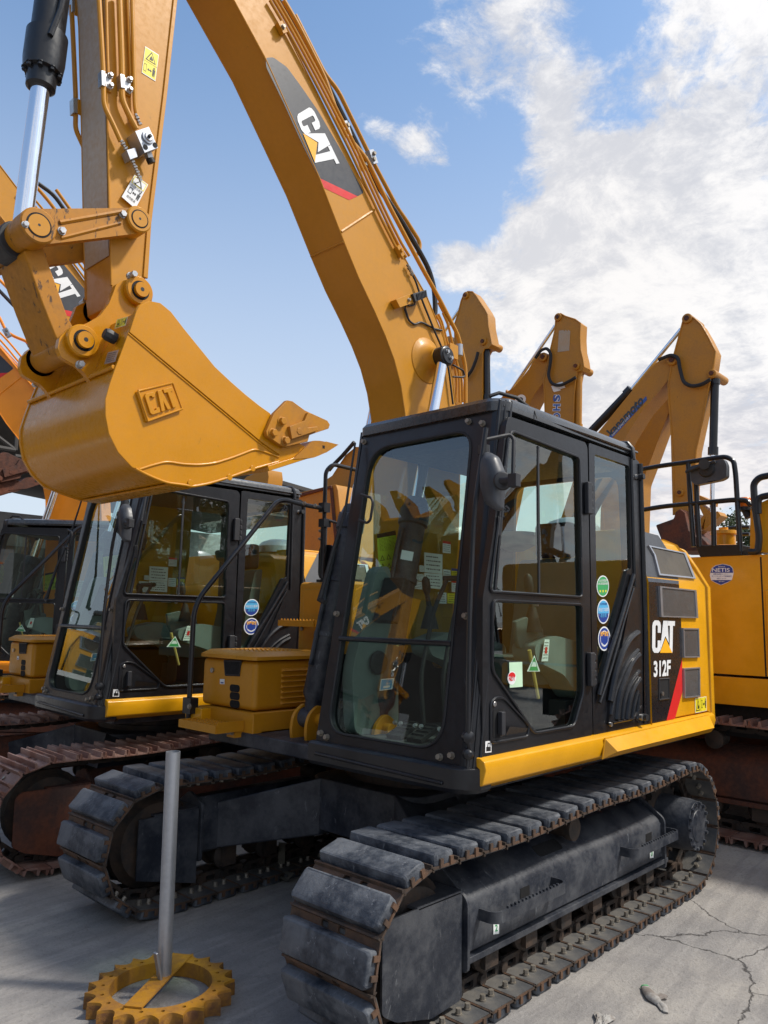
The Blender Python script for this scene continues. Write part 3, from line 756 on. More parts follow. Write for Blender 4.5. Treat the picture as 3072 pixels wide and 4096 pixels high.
    dout = [(1.035, 1.095), (1.035, 1.80), (.955, 2.10), (.842, 2.66), (.82, 2.700), (.06, 2.705), (.035, 2.68), (.028, 1.10)]
    upw = [(.985, 1.835), (.925, 2.12), (.835, 2.585), (.80, 2.628), (.135, 2.605), (.125, 1.835)]
    low = [(.965, 1.795), (.965, 1.475), (.615, 1.165), (.23, 1.165), (.128, 1.33), (.128, 1.795)]
    D.flat(rpoly(dout, .02, 4), YS, .035, [rpoly(upw, .035, 5), rpoly(low, .03, 5)])
    # raised lips round both windows
    for w in (upw, low):
        p = [Vector((a, YS+.004, b)) for a, b in rpoly(w, .035, 5)]; D.tube(p+[p[0], p[1]], .008, 6)
    # recess moulding under the glass by the handle
    p = rpoly([(.975, 1.155), (.975, 1.335), (.93, 1.355), (.87, 1.345), (.66, 1.205), (.67, 1.155)], .02, 4)
    D.tube([Vector((a, YS+.003, b)) for a, b in p]+[Vector((p[0][0], YS+.003, p[0][1]))], .007, 6)
    dr = D.obj('door', root, bevel=.005)
    q = MB().mat('inside'); q.flat(rpoly([(.955, 1.172), (.955, 1.30), (.875, 1.30), (.875, 1.172)], .012, 3), YS+.002, .001); q.obj('handle_recess', dr)
    q = MB().mat('plastic'); q.bb(.895, .925, YS+.004, YS+.03, 1.185, 1.29); q.add([(.865, YS+.004, 1.175), (.69, YS+.004, 1.175), (.69, YS+.022, 1.20), (.865, YS+.03, 1.225)], [(0, 1, 2, 3), (3, 2, 1, 0)]); q.mat('steel'); q.cyl((.945, YS, 1.325), (.945, YS+.008, 1.325), .012); q.obj('door_handle', dr, bevel=.004)
    q = MB().mat('glass'); q.ypane(rpoly(upw, .035, 5), YS-.012); q.obj('upper_door_glass', dr, smooth=0)
    q = MB().mat('glass'); q.ypane(rpoly(low, .03, 5), YS-.012); q.obj('lower_door_glass', dr, smooth=0)
    q = MB().mat('steel'); q.tube([(.58, YS-.03, 1.80), (.58, YS-.022, 1.80), (.50, YS-.022, 1.797)], .005, 8); q.cyl((.55, YS-.03, 1.785), (.55, YS-.01, 1.785), .008); q.obj('window_latch', dr)
    q = MB().mat('plastic'); q.bb(.53, .545, YS-.02, YS-.008, 1.84, 2.6); q.obj('sliding_glass_edge', dr)
    for z in (2.10, 2.35): q = MB().mat('black'); q.bb(.90-(z-2.1)*.2, .925-(z-2.1)*.2, YS-.005, YS+.01, z, z+.09); q.obj('window_catch', dr, bevel=.003)
    for z in (1.98, 2.22): q = MB().mat('black'); q.bb(.12, .14, YS-.005, YS+.01, z, z+.07); q.obj('window_catch', dr, bevel=.003)
    for z in (2.295, 1.36):
        h = MB().mat('plastic'); h.bb(.038, .088, YS+.002, YS+.030, z, z+.18)
        for k in range(4): h.cyl((.022, YS+.012, z+.005+k*.044), (.022, YS+.012, z+.04+k*.044), .012, n=10)
        h.obj('hinge', dr, bevel=.006)
    # ---- rear side panel of the cab with fixed window and swept louvres
    P = MB().mat('black')
    rw = [(-.045, 2.655), (-.040, 1.42), (-.055, 1.36), (-.43, 2.02), (-.478, 2.02), (-.488, 2.655)]
    P.flat(rpoly([(.020, 1.10), (.020, 2.71), (-.60, 2.71), (-.655, 2.68), (-.665, 1.10)], .02, 4), YS, .035, [rpoly(rw, .025, 4)])
    for (xa, xb2) in ((-.505, -.52),): P.tube([(xa, YS+.004, 2.70), (xb2, YS+.004, 1.12)], .010, 8)
    P.tube([(-.630, YS+.004, 2.69), (-.645, YS+.004, 1.12)], .016, 8)
    rp = P.obj('rear_side_panel', root, bevel=.005)
    q = MB().mat('glass'); q.ypane(rpoly(rw, .025, 4), YS-.012); q.obj('rear_side_glass', rp, smooth=0)
    q = MB().mat('black')
    # outer swept cover
    cov = [cc(885, 1330), cc(895, 1180), cc(960, 880), cc(1020, 560), cc(1050, 400), cc(1075, 420), cc(1085, 700), cc(1108, 1160), cc(1090, 1300), cc(930, 1330)]
    cov = [(lambda w: (w[0], w[2]))(U(a, b, 'y', YS+.012)) for a, b in cov]
    q.flat(rpoly(cov, .02, 4), YS+.014, .016)
    def cx3(pts, off): return [U(*cc(*p), 'y', YS+off) for p in pts]
    for L, r in (([(822, 1130), (880, 900), (975, 600), (1052, 330)], .014), ([(826, 1180), (900, 960), (985, 640), (1050, 420)], .010),
                 ([(895, 1170), (925, 1000), (975, 840), (1030, 750), (1080, 715)], .020), ([(900, 1260), (925, 1120), (985, 960), (1030, 880), (1082, 830)], .012), ([(940, 1290), (955, 1120), (1010, 970), (1045, 900), (1085, 860)], .020),
                 ([(975, 1290), (990, 1160), (1030, 1050), (1088, 970)], .013), ([(1005, 1290), (1025, 1150), (1050, 1080), (1090, 1020)], .018), ([(1040, 1290), (1055, 1190), (1078, 1100)], .013), ([(1070, 1290), (1082, 1200), (1086, 1120)], .014)):
        q.tube(cx3(L, .016), r, 8, rnd=.12)
    q.tube(cx3([(915, 1312), (1050, 1285), (1075, 1245), (1100, 1205)], .018), .008, 6, rnd=.03)
    q.obj('swept_cover', rp, bevel=.004)
    c0 = U(*cc(895, 1322), 'y', YS+.01); q = MB().mat('steel'); q.cyl(c0, c0+Vector((0, .012, 0)), .012); q.obj('cover_lock', rp)
    c0 = U(*cc(1090, 1275), 'y', YS+.01); q = MB().mat('steel'); q.cyl(c0, c0+Vector((0, .022, 0)), .018); q.mat('plastic'); c1_ = c0+Vector((-.022, .0, 0)); q.cyl(c1_, c1_+Vector((0, .04, 0)), .020); q.obj('cover_latch', rp)
    q = MB().mat('plastic'); q.cyl((-.592, YS, 2.60), (-.592, YS+.045, 2.60), .018); q.mat('steel'); q.hexb((-.578, YS, 2.60), (0, 1, 0), .013, .012); q.obj('rubber_stop', rp)
    # bottom-front bits: grab bar foot
    q = MB().mat('black'); q.tube([(1.02, 1.205, 2.60), (1.085, 1.185, 2.2), (1.11, 1.18, 1.7), (1.115, 1.18, 1.18), (1.10, 1.19, 1.12)], .012, 8, rnd=.1); q.lathe((1.105, 1.17, 1.19), (.5, .85, 0), [(0, .03), (.02, .028), (.03, .01)], 14); q.lathe((1.105, 1.17, 1.12), (.5, .85, 0), [(0, .026), (.02, .024), (.03, .01)], 14); q.obj('grab_bar', root)
    # ---- stickers
    for (c_, k) in (((847, 407), 'green'), ((850, 575), 'blue'), ((856, 755), 'orange')):
        p = cc(*c_); sticker_round(p, (24.5, 43 if k == 'green' else 49), YS-.009, k, rp)
    m = MB(); q = quadx(cc, [(66, 1512), (108, 1508), (108, 1432), (68, 1435)], YS+.001)
    m.mat('white'); lay(m, poly_uf([(0, 0), (1, 0), (1, 1), (0, 1)]), q, .001)
    m.mat('ink'); lay(m, tess([(.15, .12), (.15, .5), (.3, .5), (.38, .85), (.8, .85), (.8, .5), (.88, .5), (.88, .12)], [[(.45, .5), (.48, .76), (.70, .76), (.70, .5)]]), q, .0016); m.obj('tie_down_label', dr, smooth=0)
    m = MB(); q = quadx(cc, [(230, 1080), (315, 1073), (312, 908), (226, 912)], YS-.008); m.mat('mint'); lay(m, poly_uf([(0, 0), (1, 0), (1, 1), (0, 1)]), q, .001)
    q = quadx(cc, [(215, 1062), (270, 1058), (270, 968), (215, 972)], YS-.008)
    m.mat('white'); lay(m, poly_uf([(.5+.5*cos(2*pi*k/24), .5+.5*sin(2*pi*k/24)) for k in range(24)]), q, .0016)
    m.mat('red'); lay(m, poly_uf([(.5+.43*cos(pi*k/12), .62+.3*sin(pi*k/12)) for k in range(13)]), q, .0022); text_in(m, 'NDT', sub(q, .12, .28, .88, .62), 'red', .0026, .03)
    m.obj('inspection_sticker', dr, smooth=0)
    m = MB(); q = quadx(cc, [(440, 905), (483, 903), (494, 760), (462, 758)], YS-.05); lines_label(m, q, 'label_white', 6, seed=3); m.mat('red'); lay(m, poly_uf([(.3, .35), (.7, .35), (.7, .65), (.3, .65)]), q, .0018)
    q = quadx(cc, [(345, 972), (432, 972), (395, 865), (393, 865)], YS-.05); m.mat('white'); lay(m, poly_uf([(0, 0), (1, 0), (1, 1), (0, 1)]), q, .0); m.mat('green'); lay(m, tess([(.12, .05), (.88, .05), (.7, .85), (.3, .85)], [[(.2, .3), (.8, .3), (.75, .6), (.25, .6)]]), q, .0006); m.obj('door_glass_label', dr, smooth=0)
    # escape hammer hanging behind the lower glass
    q = MB().mat('wood'); q.cyl(U(*cc(360, 830), 'y', YS-.06), U(*cc(420, 1150), 'y', YS-.06), .010, .008, n=10); q.obj('stick_handle', dr)
    q = MB().mat('white'); q = MB().mat('seat_grey'); q.flat([(lambda w: (w[0], w[2]))(U(*cc(*p), 'y', YS-.14)) for p in ((270, 640), (350, 610), (455, 690), (470, 810), (300, 820), (280, 750))], YS-.14, .03); q.obj('armrest', root, bevel=.01)
    # ---- engine housing: side faces slope in near the top
    Hs = MB(); Hs.mat('yellow_sill')
    secH = [(1.205, 1.10), (1.205, 1.96), (1.10, 2.24), (1.02, 2.28), (-1.02, 2.28), (-1.10, 2.24), (-1.205, 1.96), (-1.205, 1.10)]
    xf, xr = -.675, -1.61; m = len(secH)
    def hx(z, x): return x+.0 if z < 1.97 else x+(z-1.96)*.75
    vs = [((xf if k == 0 else hx(z, xr)), y_, z) for k in (0, 1) for y_, z in secH]
    Hs.add(vs, [(i, m+i, m+(i+1) % m, (i+1) % m) for i in range(m)]+[tuple(range(m))[::-1], tuple(m+i for i in range(m))][::1])
    hs = Hs.obj('engine_housing', root, bevel=.012)
    def HP(pt, off=.002):
        """photo pixel -> point on the housing's side (vertical up to 1.96, sloping above)"""
        w = U(*pt, 'y', 1.205)
        if w.z < 1.96: w.y += off; return w
        # intersect with sloping plane through (1.205,1.96)-(1.10,2.24)
        n_ = Vector((0, .28, .105)).normalized(); o = Vector((0, 1.205, 1.96)); d = w-CAM
        t = (o-CAM).dot(n_)/d.dot(n_); return CAM+d*t+n_*off
    B = MB().mat('black_decal')     # black graphic on the front part
    def strip(pts, mat, off): B.mat(mat); B.add([HP(cc(*p), off) for p in pts], [tuple(range(len(pts)))])
    strip([(1122, 1322), (1268, 1298), (1372, 890), (1366, 640), (1352, 395), (1118, 372)], 'black_decal', .002)
    strip([(1118, 374), (1351, 393), (1350, 372), (1118, 348)], 'black_decal', .0023)
    strip([(1118, 340), (1349, 362), (1272, 160), (1215, 70), (1118, 45)], 'grey_decal', .0022)
    strip([(1268, 1298), (1325, 1284), (1376, 1100), (1372, 890)], 'red', .0026)
    B.obj('side_graphic', hs, smooth=0)
    m = MB(); logo(m, [HP(cc(*p), .003) for p in ((1170, 848), (1318, 848), (1322, 638), (1172, 632))]); text_in(m, '312F', [HP(cc(*p), .003) for p in ((1181, 1010), (1292, 1000), (1294, 893), (1180, 902))], 'white', .002, .035); m.obj('lettering', hs, smooth=0)
    m = MB(); warn_label(m, [HP(cc(*p), .002) for p in ((1459, 1248), (1534, 1232), (1532, 1136), (1457, 1150))]); m.obj('warning_label', hs, smooth=0)
    for k_, gr in enumerate(([(1140, 140), (1385, 190), (1452, 362), (1210, 338), (1175, 200)], [(1212, 405), (1455, 432), (1467, 618), (1222, 610)], [(1368, 683), (1472, 685), (1478, 878), (1374, 880)], [(1374, 950), (1479, 943), (1481, 1138), (1378, 1148)])):
        G = MB(); P3 = [HP(cc(*p), .010) for p in gr]; nr = (P3[1]-P3[0]).cross(P3[-1]-P3[0]).normalized()
        if nr.y < 0: nr = -nr
        cen = sum(P3, Vector())/len(P3); inn = [cen+(p-cen)*.90 for p in P3]; k = len(P3)
        G.mat('galv'); vs = [p+nr*.006 for p in P3]+[p+nr*.006 for p in inn]+[p-nr*.01 for p in P3]+[p-nr*.001 for p in inn]
        fs = [(i, (i+1) % k, k+(i+1) % k, k+i) for i in range(k)]+[(i, 2*k+i, 2*k+(i+1) % k, (i+1) % k) for i in range(k)]+[(k+i, k+(i+1) % k, 3*k+(i+1) % k, 3*k+i) for i in range(k)]
        G.add(vs, fs); G.mat('mesh_grille'); G.add([p-nr*.001 for p in inn], [tuple(range(k))])
        # mesh bars
        if k == 4:
            G.mat('galv')
            for t in range(1, 26):
                a = inn[0].lerp(inn[3], t/26); b_ = inn[1].lerp(inn[2], t/26); G.tube([a, b_], .0016, 4)
        G.obj('grille', hs, smooth=0)
    q = MB().mat('inside'); L = [HP(cc(*p), .003) for p in ((1218, 1160), (1283, 1150), (1283, 1018), (1218, 1022))]; q.add(L, [(0, 1, 2, 3)]); q.mat('plastic'); q.tube(L+[L[0]], .006, 6); q.mat('steel'); c0 = HP(cc(1231, 1118), .01); q.cyl(c0, c0+Vector((0, .008, 0)), .012); q.obj('access_latch', hs, smooth=0)
    T = MB().mat('yellow_sill'); T.bb(-1.32, -.72, -.9, .98, 2.283, 2.30); T.obj('top_cover', hs, bevel=.01)
    T = MB().mat('galv'); T.add([(-.70+.02*0, y_, z) for y_, z in ((.98, 2.285),)], []) if False else None
    T.lathe((-.80, .62, 2.28), (0, 0, 1), [(0, .20), (.06, .19), (.10, .15), (.125, .08), (.13, .02)], 24); T.obj('muffler_cover', hs)
    # ---- counterweight, rounded in plan
    Cw = MB().mat('yellow_sill')
    def cwplan(ins, sh=0): return [(-1.66+sh, 1.21-ins), (-1.72+sh, 1.205-ins), (-1.79+sh+ins*.3, 1.17-ins), (-1.95+ins, 1.02-ins*.5), (-2.08+ins, .75), (-2.14+ins, .35), (-2.15+ins, -.35), (-2.08+ins, -.75), (-1.95+ins, -1.02+ins*.5), (-1.79+sh, -1.17+ins), (-1.66+sh, -1.21+ins)]
    lev = [(.985, .04, 0), (1.03, .0, 0), (1.96, .0, .0), (2.10, .045, .10), (2.22, .09, .20), (2.24, .14, .20)]
    vs = []; m = 11
    for z, i_, sh in lev: vs += [(x, y_, z) for x, y_ in cwplan(i_, sh)]
    fs = []
    for q_ in range(len(lev)-1): fs += [(q_*m+i, (q_+1)*m+i, (q_+1)*m+(i+1) % m, q_*m+(i+1) % m) for i in range(m)]
    fs += [tuple(range(m)), tuple((len(lev)-1)*m+i for i in range(m))[::-1]]
    Cw.add(vs, fs); Cw.obj('counterweight', root, bevel=.015)
    q = MB().mat('inside'); 
    q.bb(-1.66, -1.60, -1.17, 1.19, 1.10, 1.95); q.obj('body_gap', root)
    # ---- side sill
    prof = [(1.208, 1.100), (1.232, 1.085), (1.240, 1.05), (1.222, .985), (1.17, .955), (1.05, .955), (1.05, 1.098)]
    m = len(prof)
    for (xa, xb2, sg) in ((1.065, -1.64, 1), (.99, -1.64, -1)):
        Si = MB().mat('yellow_sill')
        if sg > 0: vs = [(xa if k == 0 else xb2, y_, z) for k in (0, 1) for y_, z in prof]
        else: vs = [(xa if k == 0 else xb2, -y_, z) for k in (0, 1) for y_, z in prof]
        fs = [(i, (i+1) % m, m+(i+1) % m, m+i) for i in range(m)]+[tuple(range(m))[::-1], tuple(m+i for i in range(m))]
        if sg > 0: fs = [f_[::-1] for f_ in fs]
        Si.add(vs, fs); o_ = Si.obj('side_sill', root, bevel=.006); si = o_ if sg > 0 else si
    St = MB().mat('yellow_sill')   # ledge welded on the sill
    vs = [(-.025, 1.243, 1.082), (-.045, 1.305, 1.020), (-.005, 1.236, .975), (-1.50, 1.243, 1.096), (-1.43, 1.305, 1.022), (-1.55, 1.236, .975)]
    St.add(vs, [(0, 1, 4, 3), (1, 2, 5, 4), (0, 2, 1), (3, 4, 5)]); St.tube([vs[0], vs[3]], .004, 6); St.tube([vs[0], vs[2]], .004, 6)
    St.obj('sill_ledge', si, smooth=20)
    # ---- main platform
    Pf = MB().mat('frame_black'); Pf.bb(-1.6, .93, -1.05, 1.05, .90, .985); Pf.obj('platform', root, bevel=.01)
    # ---- mirrors
    M = MB().mat('plastic'); M.tube([U(*cb(1065, 530), 'y', 1.19), U(*cb(1078, 480), 'y', 1.20), U(*cb(1270, 440), 'y', 1.26), U(*cb(1300, 470), 'y', 1.28), U(*cb(1295, 760), 'y', 1.30)], .010, 8, rnd=.02)
    M.cyl(U(*cb(1080, 585), 'y', 1.19), U(*cb(1080, 520), 'y', 1.19), .028, n=16); M.obj('mirror_arm', root)
    mm = MB().mat('mirror_back'); c0 = U(*cb(1150, 790), 'x', 1.02)
    def MP(a, b, off=0):    # mirror plane faces backwards and slightly outward
        w = U(a, b, 'x', 1.02); w.x += off; return w
    outl = rpoly([cb(1100, 560), cb(1175, 600), cb(1222, 720), cb(1210, 985), cb(1175, 1005), cb(1105, 960), cb(1072, 830), cb(1072, 620)], 14, 5)
    L0 = [MP(*p) for p in outl]; cen = sum(L0, Vector())/len(L0); m = len(L0)
    L1 = [cen+(p-cen)*.97+Vector((.02, 0, 0)) for p in L0]; L2 = [cen+(p-cen)*.72+Vector((.045, 0, 0)) for p in L0]; Lb = [p-Vector((.02, 0, 0)) for p in L0]
    fs = []
    for q_ in range(3): fs += [(q_*m+i, q_*m+(i+1) % m, (q_+1)*m+(i+1) % m, (q_+1)*m+i) for i in range(m)]
    mm.add(Lb+L0+L1+L2, fs+[tuple(3*m+i for i in range(m)), tuple(range(m))[::-1]]); mo = mm.obj('side_mirror', root, smooth=60)
    j = MB().mat('plastic'); p0 = U(*cb(1205, 780), 'x', 1.06); p1 = U(*cb(1320, 775), 'x', 1.06)
    j.lathe(p0+Vector((-.01, 0, 0)), (.6, .8, 0), [(0, .045), (.012, .04), (.015, .02)], 18); j.cyl(p0, p1, .018); j.bb(p1.x-.02, p1.x+.02, p1.y-.035, p1.y+.01, p1.z-.03, p1.z+.03); j.obj('mirror_joint', mo, bevel=.003)
    q = MB().mat('plastic')      # small mirror inside left A pillar
    L = [U(*cw(*p), 'x', 1.13) for p in ((340, 660), (440, 690), (455, 740), (430, 900), (400, 930), (320, 900))]; q.tube(L, .007, 8, rnd=.02); q.obj('hand_rail_front', root)
    # wiper
    q = MB().mat('hose'); q.tube([U(*c3(1110, 1960), 'x', 1.15), U(*c3(1050, 1930), 'x', 1.15), U(*c3(1075, 1830), 'x', 1.14), U(*c3(1190, 1400), 'x', 1.10), U(*c3(1330, 950), 'x', 1.02), U(*c3(1440, 200), 'x', .90)], [.016, .018, .013, .010, .008, .006], 8); q.obj('wiper', root)
    # ---- interior
    S = MB().mat('seat_grey'); S.bb(-.20, .30, .50, 1.0, 1.36, 1.50); 
    bk = [( -.18, 1.48), (-.30, 2.08), (-.38, 2.10), (-.32, 1.45)]; S.flat(rpoly(bk, .03, 3), .98, .46); st = S.obj('seat', root, bevel=.035, seg=3)
    q = MB().mat('trim_dark'); q.bb(-.42, -.32, .62, .88, 2.10, 2.32); q.bb(-.15, .25, .55, .95, 1.08, 1.36); q.obj('headrest', st, bevel=.03, seg=3)
    for ys in (.36, 1.06):
        C = MB().mat('trim_grey'); C.flat(rpoly([(-.28, 1.28), (-.28, 1.55), (.30, 1.63), (.50, 1.58), (.48, 1.50), (.20, 1.42), (.05, 1.28)], .05, 4), ys+.075, .14); c_ = C.obj('console', root, bevel=.025, seg=3)
        C = MB().mat('trim_dark'); C.bb(-.24, .16, ys-.05, ys+.05, 1.08, 1.28)
        for k in range(6): C.cyl((.40, ys, 1.645+k*.022), (.40, ys, 1.667+k*.022), .055-k*.006, .05-k*.006)
        C.tube([(.40, ys, 1.76), (.43, ys, 1.86)], .014, 8); C.lathe((.425, ys, 1.85), (.2, 0, 1), [(0, .018), (.03, .026), (.08, .024), (.10, .010)], 14); C.obj('joystick', c_)
    q = MB().mat('trim_grey'); q.flat(rpoly([(.60, 1.08), (.95, 1.08), (.98, 1.42), (.80, 1.98), (.70, 2.0), (.62, 1.62)], .07, 5), .31, .08); cn_ = q.obj('side_trim', root, bevel=.02)
    q = MB().mat('trim_dark'); q.box((.78, .40, 1.80), (.05, .16, .26), Matrix.Rotation(-.35, 3, 'Y')); q.cyl((.80, .32, 1.46), (.80, .345, 1.46), .065, n=24); q.obj('monitor', cn_, bevel=.01)
    m = MB(); q = quadx(cl, [(515, 862), (640, 845), (658, 738), (530, 750)], .36); m.mat('white'); lay(m, poly_uf([(0, 0), (1, 0), (1, 1), (0, 1)]), q, 0); m.mat('cyan'); lay(m, poly_uf([(.06, .08), (.88, .08), (.88, .92), (.06, .92)]), q, .0008); m.mat('white'); lay(m, poly_uf([(.25, .2), (.75, .2), (.75, .38), (.25, .38)]), q, .0014); text_in(m, '洗車', sub(q, .4, .45, .75, .65), 'white', .0014); m.obj('blue_label', cn_, smooth=0)
    q = MB().mat('trim_dark')
    for yy in (.55, .70):
        q.tube([(.66, yy, 1.07), (.70, yy, 1.40), (.62, yy+.02, 1.75), (.52, yy+.03, 1.92)], .012, 8, rnd=.08)
    q.tube([(.52, .56, 1.93), (.50, .74, 1.93)], .016, 8); q.obj('travel_lever', root)
    for yy in (.52, .66, .82):
        q = MB().mat('trim_dark'); q.box((.80, yy, 1.12), (.16, .10, .02), Matrix.Rotation(.35, 3, 'Y'))
        for k in range(4): q.bb(.73+k*.035, .742+k*.035, yy-.04, yy+.04, 1.125-(k-1.5)*.0125, 1.142-(k-1.5)*.0125)
        q.mat('steel')
        for a in (-.02, .02): q.hexb((.84, yy+a, 1.16), (1, 0, .3), .010, .012)
        q.obj('pedal', root)
    q = MB().mat('fabric'); q.bb(-.5, 1.04, .24, 1.14, zb+.022, zb+.035); q.obj('floor_mat', root)
    # decals on the right-hand window
    Y2 = .204
    m = MB(); lines_label(m, quadx(cw, [(500, 1215), (695, 1195), (665, 1000), (490, 1035)], Y2), 'label_green', 10, 'ink', seed=1)
    q = quadx(cw, [(510, 1398), (705, 1372), (695, 1195), (500, 1215)], Y2); m.mat('label_green'); lay(m, poly_uf([(0, 0), (1, 0), (1, 1), (0, 1)]), q, .001)
    m.mat('ink')
    for (u, v) in ((.2, .72), (.5, .75), (.8, .75), (.2, .3), (.5, .28), (.8, .3)): lay(m, tess([(u-.11, v-.13), (u+.11, v-.13), (u, v+.16)], [[(u-.07, v-.10), (u+.07, v-.10), (u, v+.09)]]), q, .0016)
    m.obj('green_notice', body, smooth=0)
    for i, (L, mt, hd) in enumerate((([(940, 1395), (1112, 1412), (1112, 1228), (940, 1208)], 'label_white', None), ([(940, 1540), (1112, 1558), (1112, 1414), (940, 1402)], 'label_white', None), ([(895, 1390), (936, 1394), (936, 1335), (895, 1330)], 'label_white', None),
        ([(850, 1470), (934, 1478), (934, 1418), (850, 1408)], 'label_white', None), ([(830, 1550), (934, 1560), (934, 1490), (830, 1478)], 'white', None), ([(1120, 1480), (1190, 1488), (1190, 1376), (1120, 1368)], 'label_white', None),
        ([(1115, 1210), (1190, 1218), (1190, 1108), (1115, 1095)], 'white', 'red'), ([(1200, 1580), (1272, 1588), (1272, 1478), (1200, 1470)], 'white', 'red'), ([(1060, 1690), (1150, 1695), (1150, 1590), (1070, 1585)], 'label_white', None), ([(1160, 1690), (1270, 1695), (1270, 1600), (1160, 1595)], 'label_yellow', None), ([(1198, 1465), (1268, 1470), (1268, 1365), (1198, 1358)], 'label_yellow', 'blue'), ([(745, 1160), (848, 1168), (845, 1092), (742, 1082)], 'label_yellow', None))):
        m = MB(); lines_label(m, quadx(cw, L, Y2), mt, 4, hd, seed=10+i); m.obj('window_label', body, smooth=0)
    m = MB(); q = quadx(cw, [(1342, 302), (1385, 300), (1385, 250), (1342, 252)], .23); m.mat('green'); lay(m, poly_uf([(0, 0), (1, 0), (1, 1), (0, 1)]), q, .0); m.mat('white'); lay(m, tess([(.2, .1), (.45, .4), (.35, .7), (.55, .9), (.7, .6), (.6, .3), (.85, .1), (.5, .25)]), q, .001); m.obj('exit_label', body, smooth=0)
    q = MB().mat('trim_grey'); q.lathe((-.42, .42, 2.16), (0, 0, 1), [(0, .05), (.04, .13), (.10, .15), (.12, .14)], 20); q.obj('speaker_pod', body)

    # ------------------------------------------------ right-hand side: tool box, tank, steps, rails
    T = MB().mat(YEL)
    T.bb(.30, .90, -1.20, -.625, 1.112, 1.418)
    tb = T.obj('tool_box', root, bevel=.035, seg=4)
    L = MB().mat(YEL); lo = rrect(.28, -1.215, .925, -.605, .05, 3); m = len(lo)
    def sc_(k, z): return [(.60+(x-.60)*k, -.91+(y_+.91)*k, z) for x, y_ in lo]
    rows = [sc_(1, 1.424), sc_(1, 1.446), sc_(.86, 1.474), sc_(.80, 1.474), sc_(.78, 1.468)]; fs = []
    for q_ in range(4): fs += [(q_*m+i, q_*m+(i+1) % m, (q_+1)*m+(i+1) % m, (q_+1)*m+i) for i in range(m)]
    L.add([p for r in rows for p in r], fs+[tuple(range(m))[::-1], tuple(4*m+i for i in range(m))])
    for i in range(9):
        for k in range(7): L.cyl((.46+i*.035, -1.10+k*.05, 1.467), (.46+i*.035, -1.10+k*.05, 1.476), .006, .003, n=6)
    L.obj('box_lid', tb, smooth=30)
    q = MB().mat('plastic'); P3 = quadx(cg, [(480, 1065), (610, 1070), (628, 935), (470, 930)], .903, 'x'); q.tube(P3+[P3[0]], .007, 6); q.mat('inside'); q.add([p+Vector((.003, 0, 0)) for p in P3], [(0, 1, 2, 3)]); q.obj('lid_latch', tb, smooth=0)
    q = MB().mat('inside')
    for (za, zb2) in ((1165, 1220), (1240, 1292), (1315, 1368)):
        c0 = U(*cg(565, (za+zb2)/2), 'x', .9025); q.plate(rrect(c0.y-.052, c0.z-.023, c0.y+.052, c0.z+.023, .02, 4), None, lambda a, b: Vector((.9025, a, b)), (1, 0, 0), .001)
    q.obj('vent_slot', tb, smooth=0)
    q = MB().mat(YEL)
    for k in range(7):
        z = 1.358-k*.034; q.add([(.47, -.6248, z+.012), (.69, -.6248, z+.012), (.69, -.6248, z-.010), (.47, -.6248, z-.010), (.482, -.603, z-.004), (.678, -.603, z-.004)], [(0, 4, 5, 1), (0, 3, 4), (1, 5, 2), (3, 2, 5, 4)])
    q.obj('louvre', tb, smooth=20)
    m = MB(); q = quadx(cg, [(425, 1152), (470, 1154), (470, 1106), (425, 1104)], .9035, 'x'); m.mat('white'); lay(m, poly_uf([(0, 0), (1, 0), (1, 1), (0, 1)]), q, .0); m.mat('blue'); lay(m, poly_uf([(.2, .15), (.8, .15), (.8, .4), (.2, .4)]), q, .0008); m.mat('steel'); c0 = U(*cg(360, 1020), 'x', .902); m.cyl(c0, c0+Vector((.012, 0, 0)), .016); m.obj('box_sticker', tb, smooth=0)
    Bk = MB().mat(YEL); Bk.bb(.02, .92, -1.16, -.60, .96, 1.108); Bk.add([(.92, -1.16, 1.105), (.92, -.60, 1.105), (.86, -.60, .90), (.86, -1.10, .90)], [(3, 2, 1, 0)])
    Bk.bb(-.2, .86, -.66, -.60, .90, 1.0); Bk.obj('box_base', root, bevel=.008)
    # tray step with punched teeth
    Ty = MB().mat(YEL); x0, x1, y0, y1, z = .925, 1.125, -1.09, -.69, 1.028
    Ty.bb(x0, x1, y0, y1, z-.004, z); Ty.bb(x1-.005, x1+.005, y0, y1, z-.035, z+.012); Ty.bb(x0, x1-.005, y1-.005, y1+.005, z-.035, z+.03); Ty.bb(x0, x1-.005, y0-.005, y0+.005, z-.035, z+.012)
    for i in range(10):
        for k in range(4): Ty.cyl((x0+.04+k*.042, y0+.03+i*.036, z-.001), (x0+.04+k*.042, y0+.03+i*.036, z+.012), .009, .006, n=6)
    Ty.bb(.86, .98, -.78, -.70, .955, 1.02); Ty.mat('bolt'); Ty.hexb((.985, -.76, .99), (1, 0, 0)); Ty.hexb((.985, -.72, .99), (1, 0, 0)); Ty.obj('lower_step', root, smooth=25)
    # tank
    Tk = MB().mat(YEL); Tk.bb(-.55, .10, -1.17, -.60, 1.10, 1.955); tk = Tk.obj('fuel_tank', root, bevel=.03, seg=3)
    q = MB().mat(YEL); q.bb(.10, .112, -1.10, -.66, 1.16, 1.90); q.obj('tank_panel', tk, bevel=.012)
    q = MB().mat('plastic'); q.bb(-.10, .06, -1.02, -.70, 1.957, 1.975); q.obj('tank_top', tk)
    Us = MB().mat(YEL); Us.bb(.12, .34, -1.10, -.72, 1.668, 1.672); Us.bb(.335, .345, -1.10, -.72, 1.63, 1.672); Us.bb(.12, .335, -.725, -.715, 1.63, 1.68)
    for i in range(11): Us.cyl((.325, -1.085+i*.034, 1.67), (.325, -1.085+i*.034, 1.684), .009, .005, n=6)
